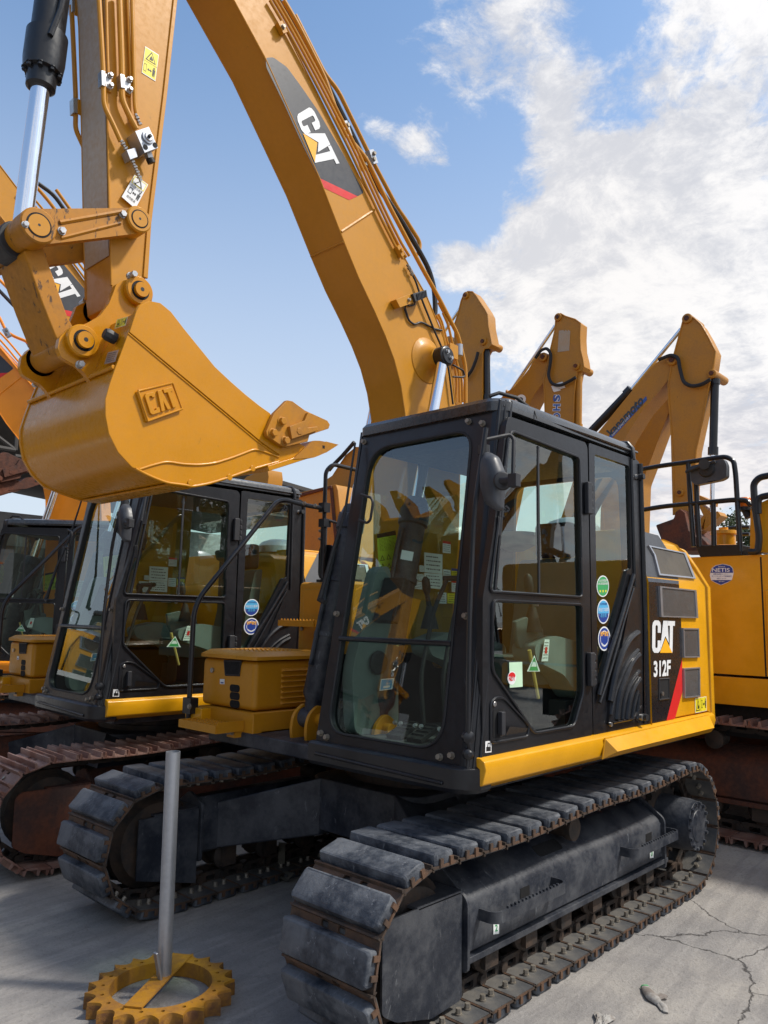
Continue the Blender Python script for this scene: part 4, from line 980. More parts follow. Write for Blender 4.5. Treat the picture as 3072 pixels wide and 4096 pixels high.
    Us.bb(.112, .30, -.92, -.74, 1.60, 1.632); Us.mat('bolt'); Us.hexb((.305, -.88, 1.615), (1, 0, 0), .012); Us.obj('upper_step', root, smooth=25)
    Rl = MB().mat('black')
    Rl.tube([(1.0, -1.18, .96), (1.0, -1.18, 1.10), (1.005, -1.175, 1.77), (.33, -1.15, 2.565), (.20, -1.03, 2.52), (.10, -.935, 2.50)], .017, 10, rnd=.12)
    Rl.bb(.97, 1.03, -1.21, -1.12, 1.06, 1.16); Rl.mat('bolt'); Rl.hexb((1.032, -1.12, 1.11), (1, 0, 0), .014); Rl.hexb((.22, -1.0, 2.528), (1, .6, 0), .012); Rl.hexb((.15, -.955, 2.515), (1, .6, 0), .012)
    Rl.mat('black'); Rl.bb(.60, .98, -1.15, -1.13, 1.02, 1.06); Rl.obj('handrail', root)
    Po = MB().mat('black'); px_, py_ = .08, -.93
    Po.tube([(px_, py_, 1.97), (px_, py_, 2.78), (px_-.05, py_+.02, 2.84), (px_-.40, py_+.06, 2.82)], .016, 10, rnd=.06); Po.cyl((px_, py_, 1.98), (px_, py_, 2.36), .024); Po.bb(px_-.04, px_+.03, py_-.03, py_+.03, 2.36, 2.42); Po.bb(px_-.03, px_+.03, py_-.035, py_+.03, 2.47, 2.54)
    Po.flat(rpoly([(py_-.085, 1.975), (py_-.085, 2.23), (py_+.085, 2.23), (py_+.085, 1.975)], .06, 4), px_-.03, .006, ax='x'); Po.mat('bolt'); 
    for z in (2.27, 2.33): Po.hexb((px_+.02, py_-.015, z), (1, -.4, 0), .010)
    Po.obj('mirror_post', root)
    M = MB().mat('plastic'); M.tube([(px_, py_, 2.42), (px_-.10, py_+.10, 2.38), (px_-.02, py_+.26, 2.38)], .010, 8); M.bb(px_-.05, px_+.02, py_+.18, py_+.30, 2.30, 2.46); M.obj('right_mirror', root, bevel=.01)

def capsule(a, ra, b, rb, n=14):
    """2-D outline around two circles"""
    a = Vector(a); b = Vector(b); d = (b-a); L = d.length; d.normalize(); ang = math.atan2(d.y, d.x); be = math.acos(max(-1, min(1, (ra-rb)/L)))
    P = []
    for k in range(n+1):
        t = ang+be+(2*pi-2*be)*k/n; P.append((a.x+ra*cos(t), a.y+ra*sin(t)))
    for k in range(n+1):
        t = ang-be+2*be*k/n; P.append((b.x+rb*cos(t), b.y+rb*sin(t)))
    return P
def XZ(p): return (p[0], p[2])
def P2(pts, c, y): return [XZ(U(*c(*p), 'y', y)) for p in pts]
def build_front(root):
    HB = .145
    lo = [(1.821, 4.931), (1.602, 4.724), (1.179, 4.209), (.96, 3.885), (.842, 3.722), (.705, 3.563), (.600, 3.430), (.515, 3.300), (.448, 3.150), (.403, 2.977), (.37, 2.6), (.36, 2.2), (.34, 1.75), (.30, 1.5), (.22, 1.37), (.08, 1.34), (-.03, 1.42), (-.09, 1.7), (-.15, 2.2), (-.155, 2.7)]
    upp = [(-.106, 3.155), (-.072, 3.322), (.028, 3.583), (.208, 3.812), (.549, 4.094), (.861, 4.366), (1.154, 4.659), (1.58, 5.088)]
    tip = [(2.02, 5.50), (2.10, 5.58), (2.22, 5.60), (2.32, 5.53), (2.33, 5.43), (2.26, 5.34)]
    B = MB().mat(YEL); B.flat(lo+upp+tip, HB, 2*HB)
    bm = B.obj('boom', root, bevel=.004)
    E_ = MB().mat(YEL)       # plate edges standing proud of the side plates, and weld seams
    for sy in (1, -1):
        E_.tube([(x, sy*(HB-.001), z) for x, z in [(2.24, 5.33)]+lo[:14]], .0055, 6)
        E_.tube([(x, sy*(HB-.001), z) for x, z in upp+tip[:1]], .0055, 6)
    a, b = U(*c6(95, 1368), 'y', HB), U(*c6(290, 1240), 'y', HB); E_.tube([a, b], .009, 6)
    E_.tube([(.975, HB, 3.90), (.975, -HB, 3.90)], .006, 6)
    E_.obj('weld_edge', bm)
    # decal
    D = MB(); f = lambda pts, off=.0015: [U(*c1(*p), 'y', HB+off) for p in pts]
    dk = [(1148, 250), (1180, 247), (1240, 290), (1300, 372), (1375, 480), (1480, 660), (1572, 832), (1545, 848), (1378, 768), (1300, 610), (1230, 455), (1150, 290)]
    q = [(lambda w: (w.x, w.z))(U(*c1(*p), 'y', HB+.0015)) for p in dk]
    D.mat('dark_decal'); D.flat(rpoly(q, .015, 3), HB+.0015, .001); D.mat('red'); D.add(f([(1378, 768), (1545, 848), (1508, 864), (1400, 812)]), [(0, 1, 2, 3)])
    logo(D, [U(*c1(*p), 'y', HB+.002) for p in ((1276, 500), (1368, 724), (1466, 706), (1345, 458))], off=.002)
    D.obj('boom_decal', bm, smooth=0)
    # cylinder pin dome on the boom side
    for sy in (1, -1):
        Bo = MB().mat(YEL); Bo.lathe((.20, sy*.14, 3.375), (0, sy, 0), [(0, .155), (.010, .150), (.022, .115), (.045, .085), (.085, .066), (.10, .064)], 36)
        Bo.mat('black'); Bo.lathe((.188, sy*.228, 3.375), (0, sy, 0), [(0, .060), (.005, .066), (.075, .066), (.080, .062), (.083, .055), (.088, .055), (.092, .050)], 32)
        Bo.mat('steel'); Bo.hexb((.188+.018, sy*.318, 3.395), (0, sy, 0), .012, .016); Bo.hexb((.188-.020, sy*.318, 3.362), (0, sy, 0), .012, .016)
        Bo.obj('cylinder_pin', bm)
        # boom cylinder
        top = Vector((.188, sy*.27, 3.375)); bot = Vector((.745, sy*.27, 1.10)); d = (top-bot).normalized(); Lg = (top-bot).length
        C = MB().mat('frame_black'); C.lathe(bot, d, [(.02, .045), (.10, .055), (.14, .078), (Lg-1.16, .078), (Lg-1.15, .090), (Lg-1.06, .090), (Lg-1.055, .082), (Lg-1.0, .068), (Lg-.985, .060)], 28)
        C.cyl(bot-Vector((0, .06, 0)), bot+Vector((0, .06, 0)), .06, n=24)
        n_ = Vector((d.z, 0, -d.x))
        C.tube([bot+d*.30+n_*.09, bot+d*(Lg-1.3)+n_*.095, bot+d*(Lg-1.2)+n_*.085], .014, 8)
        for k in (.5, .85): C.cyl(bot+d*(k-.015), bot+d*(k+.015), .086, n=24)
        for k in range(8):
            a = 2*pi*k/8; u = d.cross(Vector((0, 1, 0))); p = bot+d*(Lg-1.055)+(u*cos(a)+Vector((0, 1, 0))*sin(a))*.074; C.hexb(p, d, .010, .014)
        bc = C.obj('boom_cylinder', root)
        R = MB().mat('chrome'); R.cyl(bot+d*(Lg-1.0), top-d*.05, .036, n=28); R.obj('cylinder_rod', bc)
        if sy > 0:
            m = MB(); n0 = (CAM-(bot+d*.95)).normalized(); n0 = (n0-d*n0.dot(d)).normalized(); t0 = d.cross(n0); c0 = bot+d*.98+n0*.079
            warn_label(m, [c0-t0*-.035-d*.028, c0+t0*-.035-d*.028, c0+t0*-.035+d*.028, c0-t0*-.035+d*.028]); m.obj('warning_label', bc, smooth=0)
        Lu = MB().mat(YEL)
        for yy in (-.075, .055): Lu.flat(rpoly([(.62, .93), (.62, 1.04), (.665, 1.14), (.745, 1.19), (.825, 1.13), (.845, 1.05), (.83, .93)], .05, 4), sy*.27+yy+.02, .024)
        Lu.bb(.55, .92, sy*.27-.14, sy*.27+.14, .90, .945); Lu.cyl((.745, sy*.27-.12, 1.10), (.745, sy*.27+.12, 1.10), .035, n=20); Lu.obj('cylinder_bracket', root, bevel=.006)
    Fp = MB().mat(YEL)
    for yy in (.19, -.16): Fp.flat(rpoly([(-.25, .98), (-.15, 1.3), (.02, 1.56), (.16, 1.62), (.30, 1.52), (.42, 1.2), (.46, .98)], .08, 4), yy, .03)
    Fp.cyl((.12, -.22, 1.46), (.12, .22, 1.46), .06); Fp.obj('boom_foot_bracket', root, bevel=.006)
    # pipes along the boom
    off1 = [(1079, 0), (1150, 120), (1262, 330), (1400, 600), (1470, 755), (1528, 880), (1581, 985), (1612, 1035)]
    for i, dx in enumerate((0, 13, 25)):
        T = MB().mat(YEL); T.tube([U(x+dx, y_-dx*.45, 'y', HB+.018-.012*i) for x, y_ in off1], .0095, 8, rnd=.1); T.obj('hydraulic_pipe', bm)
    T = MB().mat(YEL); p = U(*c5(215, 675), 'y', HB+.02); T.box(p, (.07, .03, .035), Matrix.Rotation(-.8, 3, 'Y')); T.cyl(p+Vector((0, .01, 0)), p+Vector((0, .03, 0)), .012)
    p = U(*c1(1215, 122), 'y', HB+.02); T.box(p, (.06, .03, .04), Matrix.Rotation(-.8, 3, 'Y')); T.mat('bolt'); T.hexb(p+Vector((0, .015, 0)), (0, 1, 0), .011)
    T.mat('bolt'); a, b = U(*c5(285, 790), 'y', HB+.02), U(*c5(335, 890), 'y', HB+.02)
    for k in range(4): T.cyl(a.lerp(b, k/4), a.lerp(b, k/4+.2), .014 if k % 2 else .010, n=6)
    T.mat('hose'); T.tube([b]+[U(*c5(*q), 'y', HB+.02) for q in ((360, 940), (390, 1030), (425, 1130), (470, 1240), (530, 1390), (585, 1510), (650, 1700), (690, 2030))], .007, 8, rnd=.05); T.obj('pipe_clamp', bm)
    T = MB().mat(YEL); T.tube([U(x, y_, 'y', .07) for x, y_ in ((1134, 0), (1190, 95), (1296, 305), (1334, 413), (1361, 501), (1402, 562), (1463, 630), (1551, 813), (1680, 1057), (1760, 1200), (1801, 1281), (1832, 1340), (1862, 1469), (1862, 1640))], .015, 10, rnd=.06); T.obj('hydraulic_pipe', bm)
    T = MB().mat(YEL); T.tube([U(x, y_, 'y', -.09) for x, y_ in ((1180, 60), (1300, 298), (1351, 359), (1483, 630), (1591, 834), (1625, 881), (1682, 972), (1673, 1017))], .015, 10, rnd=.06); T.obj('hydraulic_pipe', bm)
    T = MB().mat('hose'); T.tube([U(x, y_, 'y', -.05) for x, y_ in ((1110, 0), (1180, 80), (1240, 200), (1330, 380), (1420, 560), (1500, 730), (1564, 820), (1610, 890), (1680, 1010), (1715, 1075), (1737, 1152), (1742, 1240), (1735, 1300))], .018, 8, rnd=.06); T.obj('hydraulic_hose', bm)
    for i, pth in enumerate(([(540, 1240), (575, 1300), (600, 1390), (628, 1510)], [(560, 1230), (590, 1290), (615, 1380), (645, 1500)], [(600, 1220), (650, 1330), (700, 1560), (745, 1750), (750, 2010)], [(640, 1300), (690, 1500), (705, 1700), (725, 1830), (712, 2030)], [(560, 1130), (640, 1280), (680, 1480), (705, 1600), (770, 1800), (775, 2010)])):
        T = MB().mat(YEL); T.tube([U(*c5(*q), 'y', .12-.03*i) for q in pth], .0085, 8, rnd=.05); T.obj('hydraulic_pipe', bm)
    T = MB().mat('galv')
    for (px_, py_, yy) in ((145, 960-600+0, .05),): pass
    for (pt, yy) in ((c6(118, 765), .07), (c6(225, 960), .02), (c6(275, 930), -.09)):
        p = U(*pt, 'y', yy+.02); T.box(p, (.05, .04, .09), Matrix.Rotation(.55, 3, 'Y')); T.mat('bolt'); T.hexb(p+Vector((0, .02, .02)), (0, 1, 0), .012); T.hexb(p+Vector((0, .02, -.02)), (0, 1, 0), .012); T.obj('pipe_bracket', bm); T = MB().mat('galv')
    p = U(*c5(745, 1550), 'y', .10); T.cyl(p-Vector((0, 0, .04)), p+Vector((0, 0, .04)), .025); T.mat(YEL); p = U(*c5(695, 1560), 'y', .11); T.box(p, (.09, .01, .10)); T.obj('pipe_bracket', bm)
    T = MB().mat('hose'); T.tube([U(*c5(*q), 'y', .32) for q in ((690, 1680), (780, 1730), (795, 1780), (770, 1790), (690, 1785))], .006, 8, rnd=.01); T.tube([U(*c5(*q), 'y', HB+.01) for q in ((265, 1180), (275, 1130), (300, 1160), (350, 1150), (355, 1110))], .005, 6, rnd=.01)
    T.mat('hose'); T.tube([U(*c5(*q), 'y', HB+.01) for q in ((265, 1180), (300, 1290), (350, 1325), (400, 1300), (450, 1320), (520, 1360), (590, 1375))], .007, 8, rnd=.02); T.obj('lamp_cable', bm)
    T = MB().mat(YEL); T.px([c5(*q) for q in ((186, 1100), (315, 1050), (350, 1125), (222, 1172))], HB+.055, .05); T.mat('bolt'); T.hexb(U(*c5(298, 1105), 'y', HB+.056), (0, 1, 0), .010); T.hexb(U(*c5(345, 1075), 'y', HB+.056), (0, 1, 0), .010)
    T.mat('plastic'); T.px([c5(*q) for q in ((335, 1050), (400, 1030), (455, 1015), (465, 1075), (425, 1095), (360, 1120))], HB+.075, .09)
    for k in range(7): T.px([c5(375+k*12, 1048-k*4), c5(380+k*12, 1046-k*4), c5(386+k*12, 1100-k*4), c5(381+k*12, 1102-k*4)], HB+.082, .10)
    T.obj('work_lamp', bm, bevel=.003)
    # ------------------------------------------------ stick
    HS = .125
    sl = [(2.505, 4.494), (2.405, 3.49), (2.385, 3.30), (2.345, 3.06)]
    S = MB().mat(YEL)
    outl = [(2.62, 5.2), (2.506, 4.494), (2.452, 3.96), (2.408, 3.49), (2.388, 3.30), (2.375, 3.16), (2.36, 3.08), (2.30, 3.05), (2.24, 3.07), (2.215, 3.14), (2.205, 3.52), (2.165, 4.2), (2.14, 4.75), (2.12, 5.35), (2.2, 5.55), (2.35, 5.6), (2.52, 5.95), (2.62, 6.0), (2.70, 5.93)]
    S.flat(outl, HS, 2*HS); st = S.obj('stick', root, bevel=.004)
    E_ = MB().mat(YEL)
    for sy in (1, -1):
        E_.tube([(x, sy*(HS-.002), z) for x, z in outl[0:6]], .006, 6); 
        E_.flat([(2.228, 3.25), (2.225, 3.52), (2.185, 4.2), (2.16, 4.75), (2.14, 5.35), (2.12, 5.35), (2.14, 4.75), (2.165, 4.2), (2.205, 3.52), (2.205, 3.25)], sy*(HS+.004)+(.004 if sy > 0 else .004), .012)
    E_.obj('stick_edge', st, bevel=.002)
    q = MB().mat('grey_face')      # grey strip: sky reflection painted down the stick's front face
    q.add([(2.624, -HS+.01, 5.2), (2.624, HS-.012, 5.2), (2.510, HS-.012, 4.494), (2.456, HS-.012, 3.96), (2.412, HS-.012, 3.49), (2.3925, HS-.012, 3.30), (2.3925, -HS+.01, 3.30), (2.412, -HS+.01, 3.49), (2.456, -HS+.01, 3.96), (2.510, -HS+.01, 4.494)], [(0, 9, 2, 1), (9, 8, 3, 2), (8, 7, 4, 3), (7, 6, 5, 4)])
    q.obj('sky_sheen_face', st, smooth=0)
    f8 = lambda pts, y_: [U(*c8(*p), 'y', y_) for p in pts]
    for pts, r, yy in (([(478, -60), (505, 400), (522, 700), (528, 1040), (610, 1200), (695, 1390)], .0115, HS+.030), ([(550, -60), (562, 500), (570, 720)], .008, HS+.012), ([(680, -60), (705, 600), (708, 980), (770, 1120), (850, 1270)], .014, HS+.030),
                       ([(760, -60), (790, 700), (795, 900)], .007, HS+.012), ([(805, -60), (825, 700), (835, 1040), (850, 1130), (885, 1230)], .010, HS+.022),
                       ([(212, 60), (232, 480), (255, 1000), (250, 1270), (310, 1400), (368, 1530)], .0115, -HS-.03), ([(310, 150), (325, 700), (335, 1180), (368, 1350)], .008, -HS-.02)):
        T = MB().mat(YEL); T.tube(f8(pts, yy), r, 10, rnd=.05); T.obj('hydraulic_pipe', st)
    for pts in ([(506, 688), (545, 695), (552, 800), (548, 850), (510, 835)], [(690, 722), (735, 735), (742, 870), (700, 862)]):
        T = MB().mat('steel'); T.px([c8(*p) for p in pts], HS+.048, .036)
        x0, x1 = pts[1][0], pts[1][0]+58
        T.px([c8(x0, pts[1][1]+25), c8(x1, pts[1][1]+50), c8(x1, pts[1][1]+190), c8(x0, pts[1][1]+150)], HS+.022, .010)
        for (dx, dy) in ((45, 50), (48, 150)): T.hexb(U(*c8(x0+dx, pts[1][1]+dy), 'y', HS+.022), (0, 1, 0), .011, .018)
        T.mat(YEL); T.px([c8(x0, pts[1][1]+20), c8(x1+10, pts[1][1]+40), c8(x1+6, pts[1][1]+215), c8(x0+5, pts[1][1]+190)], HS+.011, .012)
        T.obj('pipe_clamp', st, bevel=.003)
    T = MB().mat('steel'); T.px([c8(*p) for p in ((215, -40), (255, -40), (258, 120), (218, 110))], -HS-.01, .04); T.mat(YEL); T.px([c8(*p) for p in ((250, -40), (380, -40), (380, 190), (250, 140))], -HS-.005, .012); T.obj('pipe_clamp', st, bevel=.002); T = MB().mat('steel'); T.px([c8(*p) for p in ((228, 960), (275, 965), (278, 1115), (232, 1105))], -HS-.01, .04); T.mat(YEL); T.px([c8(*p) for p in ((275, 970), (350, 1000), (350, 1150), (275, 1110))], -HS-.005, .012); T.obj('pipe_clamp', st, bevel=.002)
    V = MB().mat('galv'); V.px([c8(*p) for p in ((838, 1290), (972, 1245), (1062, 1452), (932, 1502))], HS+.085, .08)
    c0 = U(*c8(962, 1352), 'y', HS+.086); V.lathe(c0, (0, 1, 0), [(0, .030), (.006, .029), (.007, .020), (.012, .018)], 20); V.mat('ink'); V.cyl(c0, c0+Vector((0, .026, 0)), .008, n=6); V.mat('inside')
    for p in ((940, 1445), (1035, 1425)): c0 = U(*c8(*p), 'y', HS+.0865); V.cyl(c0, c0+Vector((0, .001, 0)), .012)
    V.mat('steel'); a, b = U(*c8(960, 1500), 'y', HS+.045), U(*c8(980, 1560), 'y', HS+.045); V.cyl(a, b, .020, n=6); V.mat('ink'); V.cyl(b, U(*c8(1000, 1605), 'y', HS+.045), .019, n=14)
    V.mat('galv'); V.px([c8(*p) for p in ((755, 1475), (838, 1452), (862, 1540), (790, 1568))], HS+.065, .05); V.mat('steel')
    def chain(a, b, n_, yy):
        A, B_ = U(*c8(*a), 'y', yy), U(*c8(*b), 'y', yy)
        for k in range(n_): V.cyl(A.lerp(B_, k/n_), A.lerp(B_, (k+.7)/n_), .0125 if k % 2 else .009, n=6)
    chain((700, 1380), (765, 1500), 5, HS+.04); chain((800, 1560), (898, 1785), 9, HS+.04); chain((840, 1120), (890, 1240), 4, HS+.03)
    V.obj('valve_block', st, bevel=.003)
    m = MB(); warn_label(m, [U(*c8(*p), 'y', HS+.001) for p in ((900, 715), (1035, 800), (1070, 540), (935, 455))], 'v'); m.obj('warning_label', st, smooth=0)
    m = MB(); q = [U(*c8(*p), 'y', HS+.016) for p in ((705, 1935), (840, 2052), (966, 1815), (832, 1718))]; m.mat('white'); lay(m, poly_uf([(0, 0), (1, 0), (1, 1), (0, 1)]), q, 0); m.mat('label_yellow'); lay(m, tess([(.05, .68), (.95, .68), (.95, .97), (.05, .97)], [[(.1, .70), (.9, .70), (.9, .95), (.1, .95)]]), q, .0008)
    m.mat('ink'); lay(m, tess([(.22, .70), (.8, .70), (.5, .95)], [[(.30, .73), (.70, .73), (.5, .90)]]), q, .0014); text_in(m, '小心挤压碰撞', sub(q, .1, .56, .9, .66), 'ink', .0012); text_in(m, '保持距离', sub(q, .2, .12, .8, .22), 'ink', .0012)
    lay(m, tess([(.12, .30), (.36, .30), (.36, .52), (.12, .52)], [[(.15, .32), (.33, .32), (.33, .50), (.15, .50)]]), q, .0012)
    lay(m, tess([(.40, .40), (.48, .46), (.48, .42), (.58, .42), (.58, .46), (.66, .40), (.58, .34), (.58, .38), (.48, .38), (.48, .34)]), q, .0012); lay(m, tess([(.74, .27), (.80, .27), (.82, .38), (.84, .27), (.90, .27), (.92, .48), (.72, .48)]), q, .0012); lay(m, poly_uf([(.82+.05*cos(2*pi*k/10), .53+.03*sin(2*pi*k/10)) for k in range(10)]), q, .0012); m.obj('hanging_tag', st, smooth=0)
    # pins: A rod end, B link-bucket, C link-stick, D stick-bucket
    A, Bp, Cp, Dp = (2.753, 3.259), (2.534, 2.832), (2.317, 3.464), (2.295, 3.132)
    for sy in (1, -1):
        y0 = sy*.165
        L = MB().mat('yellow_worn')
        L.flat(capsule(A, .072, Cp, .056), max(y0, y0+sy*.045) if sy > 0 else y0, .045)
        L.tube([(A[0]-.09, y0+sy*.045, A[1]+.055), (Cp[0]+.07, y0+sy*.045, Cp[1]+.015)], .010, 6)
        L.tube([(A[0]-.10, y0+sy*.045, A[1]-.01), (Cp[0]+.08, y0+sy*.045, Cp[1]-.045)], .008, 6)
        for (p, r) in ((A, .074), (Cp, .060)):
            L.lathe((p[0], y0, p[1]), (0, sy, 0), [(-.03, r), (.06, r), (.066, r-.006)], 32)
            L.mat('inside'); L.cyl((p[0], y0+sy*.0665, p[1]), (p[0], y0+sy*.067, p[1]), r*.70, n=28); L.mat(YEL); L.cyl((p[0], y0+sy*.02, p[1]), (p[0], y0+sy*.069, p[1]), r*.60, n=28); L.mat('ink'); L.cyl((p[0], y0+sy*.069, p[1]), (p[0], y0+sy*.0695, p[1]), .006, n=10); L.mat(YEL)
        L.mat('steel'); L.hexb((A[0]-.10, y0+sy*.045, A[1]+.02), (0, sy, 0), .014, .02); L.hexb((Cp[0]+.075, y0+sy*.045, Cp[1]-.003), (0, sy, 0), .014, .02); L.hexb((A[0]+.055, y0+sy*.063, A[1]-.02), (0, sy, 0), .011, .02)
        L.obj('tilt_link', root, bevel=.004)
    K = MB().mat('yellow_worn')
    kp = [XZ(U(*c7(*p), 'y', .13)) for p in ((225, 960), (300, 900), (405, 900), (440, 1010), (640, 1570), (700, 1680), (700, 1820), (560, 1840), (520, 1760), (390, 1430), (300, 1180))]
    K.flat(kp, .13, .26); K.cyl((A[0], -.15, A[1]), (A[0], .15, A[1]), .070, n=28); K.cyl((Bp[0], -.165, Bp[1]), (Bp[0], .155, Bp[1]), .060, n=32); K.mat('plastic'); K.cyl((A[0]+.012, -.06, A[1]-.012), (A[0]+.012, .06, A[1]-.012), .082, n=28); K.obj('power_link', root, bevel=.008)
    # bucket cylinder
    a = Vector((2.735, 0, 3.28)); tdir = (Vector((2.665-.03, 0, 4.02))-a).normalized()
    rodtop = U(*c1(175, 380), 'y', 0); dd = (rodtop-a).normalized(); Lr = (rodtop-a).length
    C = MB().mat('black'); C.lathe(a, dd, [(Lr-.01, .050), (Lr+.0, .062), (Lr+.07, .064), (Lr+.075, .082), (Lr+.13, .088), (Lr+.26, .088), (Lr+.265, .072), (Lr+1.6, .072)], 32)
    for k in range(9):
        t = 2*pi*k/9; u = dd.cross(Vector((0, 1, 0))); C.hexb(a+dd*(Lr+.078)+(u*cos(t)+Vector((0, 1, 0))*sin(t))*.072, -dd, .012, .018)
    u = dd.cross(Vector((0, 1, 0)))
    C.tube([a+dd*(Lr+.2)+Vector((0, .09, 0))-u*.02, a+dd*(Lr+.35)+Vector((0, .085, 0))+u*.01, a+dd*(Lr+.9)+Vector((0, .075, 0))+u*.05, a+dd*(Lr+1.5)+Vector((0, .07, 0))+u*.05], .013, 8); bcy = C.obj('bucket_cylinder', root)
    R = MB().mat('chrome'); R.cyl(a, rodtop+dd*.02, .040, n=32); R.mat(YEL); R.cyl((A[0], -.055, A[1]), (A[0], .055, A[1]), .078, n=28); R.obj('cylinder_rod', bcy)
    # ------------------------------------------------ bucket
    HW = .42
    g2 = lambda pts, y_=HW: [XZ(U(*c2(*p), 'y', y_)) for p in pts]
    side = g2([(585, 480), (600, 453), (640, 435), (690, 445), (735, 482), (795, 560), (860, 640), (925, 720), (1000, 790), (1060, 842), (1120, 890), (1165, 920), (1215, 1000), (1335, 1075), (1330, 1105), (1215, 1137), (1090, 1165), (960, 1215), (830, 1240), (740, 1225), (650, 1190), (570, 1155), (510, 1090), (470, 1010), (455, 930), (455, 860), (475, 790), (500, 720), (545, 600)])
    # outline of the wrapped shell, from the hinge plate round the heel to the lip
    shell = [side[i] for i in range(28, 13, -1)]; shell = [side[0]]+shell
    Bk = MB().mat('yellow_bucket')
    for sy in (1, -1): Bk.flat(side, HW if sy > 0 else -HW+.018, .018)
    # the shell, slightly inside the side plates' edge
    cxb = sum(p[0] for p in side)/len(side); czb = sum(p[1] for p in side)/len(side)
    inn = []; 
    for i, p in enumerate(shell):
        a_, b_ = Vector(shell[max(0, i-1)]), Vector(shell[min(len(shell)-1, i+1)]); d_ = (b_-a_).normalized(); n_ = Vector((d_.y, -d_.x))
        if n_.dot(Vector((cxb-p[0], czb-p[1]))) < 0: n_ = -n_
        inn.append((Vector(p)+n_*.006, Vector(p)+n_*.022))
    def fine(k):      # smooth the polyline
        P = [v[k] for v in inn]; q = [P[0]]
        for i in range(1, len(P)-1): q += [P[i].lerp(P[i-1], .25), P[i].lerp(P[i+1], .25)]
        q.append(P[-1]); return q
    fo, fi = fine(0), fine(1); m = len(fo); vs = []
    for p, pi_ in zip(fo, fi): vs += [(p.x, HW-.001, p.y), (p.x, -HW+.001, p.y), (pi_.x, HW-.001, pi_.y), (pi_.x, -HW+.001, pi_.y)]
    fs = []
    for i in range(m-1):
        o = 4*i; fs += [(o, o+1, o+5, o+4), (o+3, o+2, o+6, o+7)]
    fs += [(0, 2, 3, 1), (4*m-4, 4*m-3, 4*m-1, 4*m-2)]; fs = [f_ for f_ in fs]
    Bk.add(vs, fs); bk = Bk.obj('bucket', root, bevel=.003, smooth=40)
    Wd = MB().mat('yellow_bucket'); y1 = HW+.003
    def bead(pts, r, yy=HW, rn=.03): Wd.tube([U(*c2(*p), 'y', yy) for p in pts], r, 6, rnd=rn)
    bead([(600, 1165), (650, 1148), (720, 1130), (790, 1142), (860, 1145), (930, 1137), (1000, 1115), (1060, 1092), (1100, 1076), (1150, 1090), (1205, 1112)], .007)
    bead([(585, 1160), (640, 1190), (720, 1222), (800, 1232), (830, 1238), (900, 1226), (985, 1200), (1090, 1163), (1205, 1130)], .007)
    bead([(552, 575), (700, 700), (850, 825), (1000, 950), (1120, 1050), (1200, 1108)], .005)
    for p in ((822, 1222), (990, 1198), (1090, 1160)): c0 = U(*c2(*p), 'y', HW); Wd.cyl(c0, c0+Vector((0, .006, 0)), .015)
    # thicker strip along the mouth
    st2 = g2([(556, 572), (585, 482), (602, 455), (640, 437), (690, 447), (735, 484), (795, 562), (860, 642), (925, 722), (1000, 792), (1060, 844), (1120, 892), (1163, 922), (1210, 1000), (1205, 1102), (1120, 1042), (1000, 942), (850, 817), (700, 692)], HW)
    Wd.flat(st2, HW+.007, .007); Wd.flat(st2, -HW, .007)
    # lip plates across
    for (a_, b_) in (((1215, 1100), (1335, 1070)),):
        p0, p1 = XZ(U(*c2(1150, 1150), 'y', HW)), XZ(U(*c2(1335, 1092), 'y', HW)); d_ = (Vector(p1)-Vector(p0)).normalized(); n_ = Vector((-d_.y, d_.x))*.025
        q = [Vector(p0), Vector(p1), Vector(p1)+n_, Vector(p0)+n_]
        Wd.add([(v.x, yy, v.y) for yy in (HW+.012, -HW-.012) for v in q], [(0, 1, 2, 3), (7, 6, 5, 4), (0, 4, 5, 1), (1, 5, 6, 2), (2, 6, 7, 3), (3, 7, 4, 0)])
    for t in (.30, .55):
        i = int(t*(m-1)); 
    # reinforcing strip across the heel (visible step on the shell)
    a_ = U(*c2(150, 898), 'y', -HW); b_ = U(*c2(498, 748), 'y', HW); Wd.tube([(shell[2][0]+.004, -HW+.01, shell[2][1]), (shell[2][0]+.004, HW-.01, shell[2][1])], .010, 8)
    Wd.flat([(shell[-1][0], shell[-1][1]-.004), (shell[-5][0], shell[-5][1]-.006), (shell[-6][0], shell[-6][1]-.006), (shell[-6][0]-.0, shell[-6][1]+.004), (shell[-5][0], shell[-5][1]+.004), (shell[-1][0], shell[-1][1]+.006)], HW-.03, 2*HW-.06)
    Wd.obj('wear_plates', bk, bevel=.003, smooth=30)
    Eb = MB().mat('yellow_bucket'); q = [(590, 828), (738, 793), (780, 905), (632, 957)]; Q = [U(*c2(*p), 'y', HW) for p in q]
    Eb.px([c2(*p) for p in q], HW+.012, .012); P4 = [p+Vector((0, .012, 0)) for p in Q]; Eb.tube(P4+[P4[0]], .006, 6)
    q4 = [P4[3], P4[2], P4[1], P4[0]]; q4 = sub(q4, .10, .14, .90, .86)
    for L in ([(.06, 0), (.33, 0), (.35, .10), (.35, .25), (.24, .25), (.22, .16), (.15, .16), (.12, .24), (.12, .76), (.15, .84), (.22, .84), (.24, .75), (.35, .75), (.35, .90), (.33, 1), (.06, 1), (0, .90), (0, .10)], [(.38, 0), (.48, 1.), (.62, 1.), (.72, 0), (.60, 0), (.55, .42), (.50, 0)], [(.80, 0), (.92, 0), (.92, .80), (1.02, .80), (1.02, 1.), (.68, 1.), (.68, .80), (.80, .80)]):
        pts3 = [quadmap(q4)(*p) for p in L]; pp = [(v.x, v.z) for v in pts3]; Eb.flat(pp, HW+.022, .010)
    Eb.obj('embossed_badge', bk, bevel=.002)
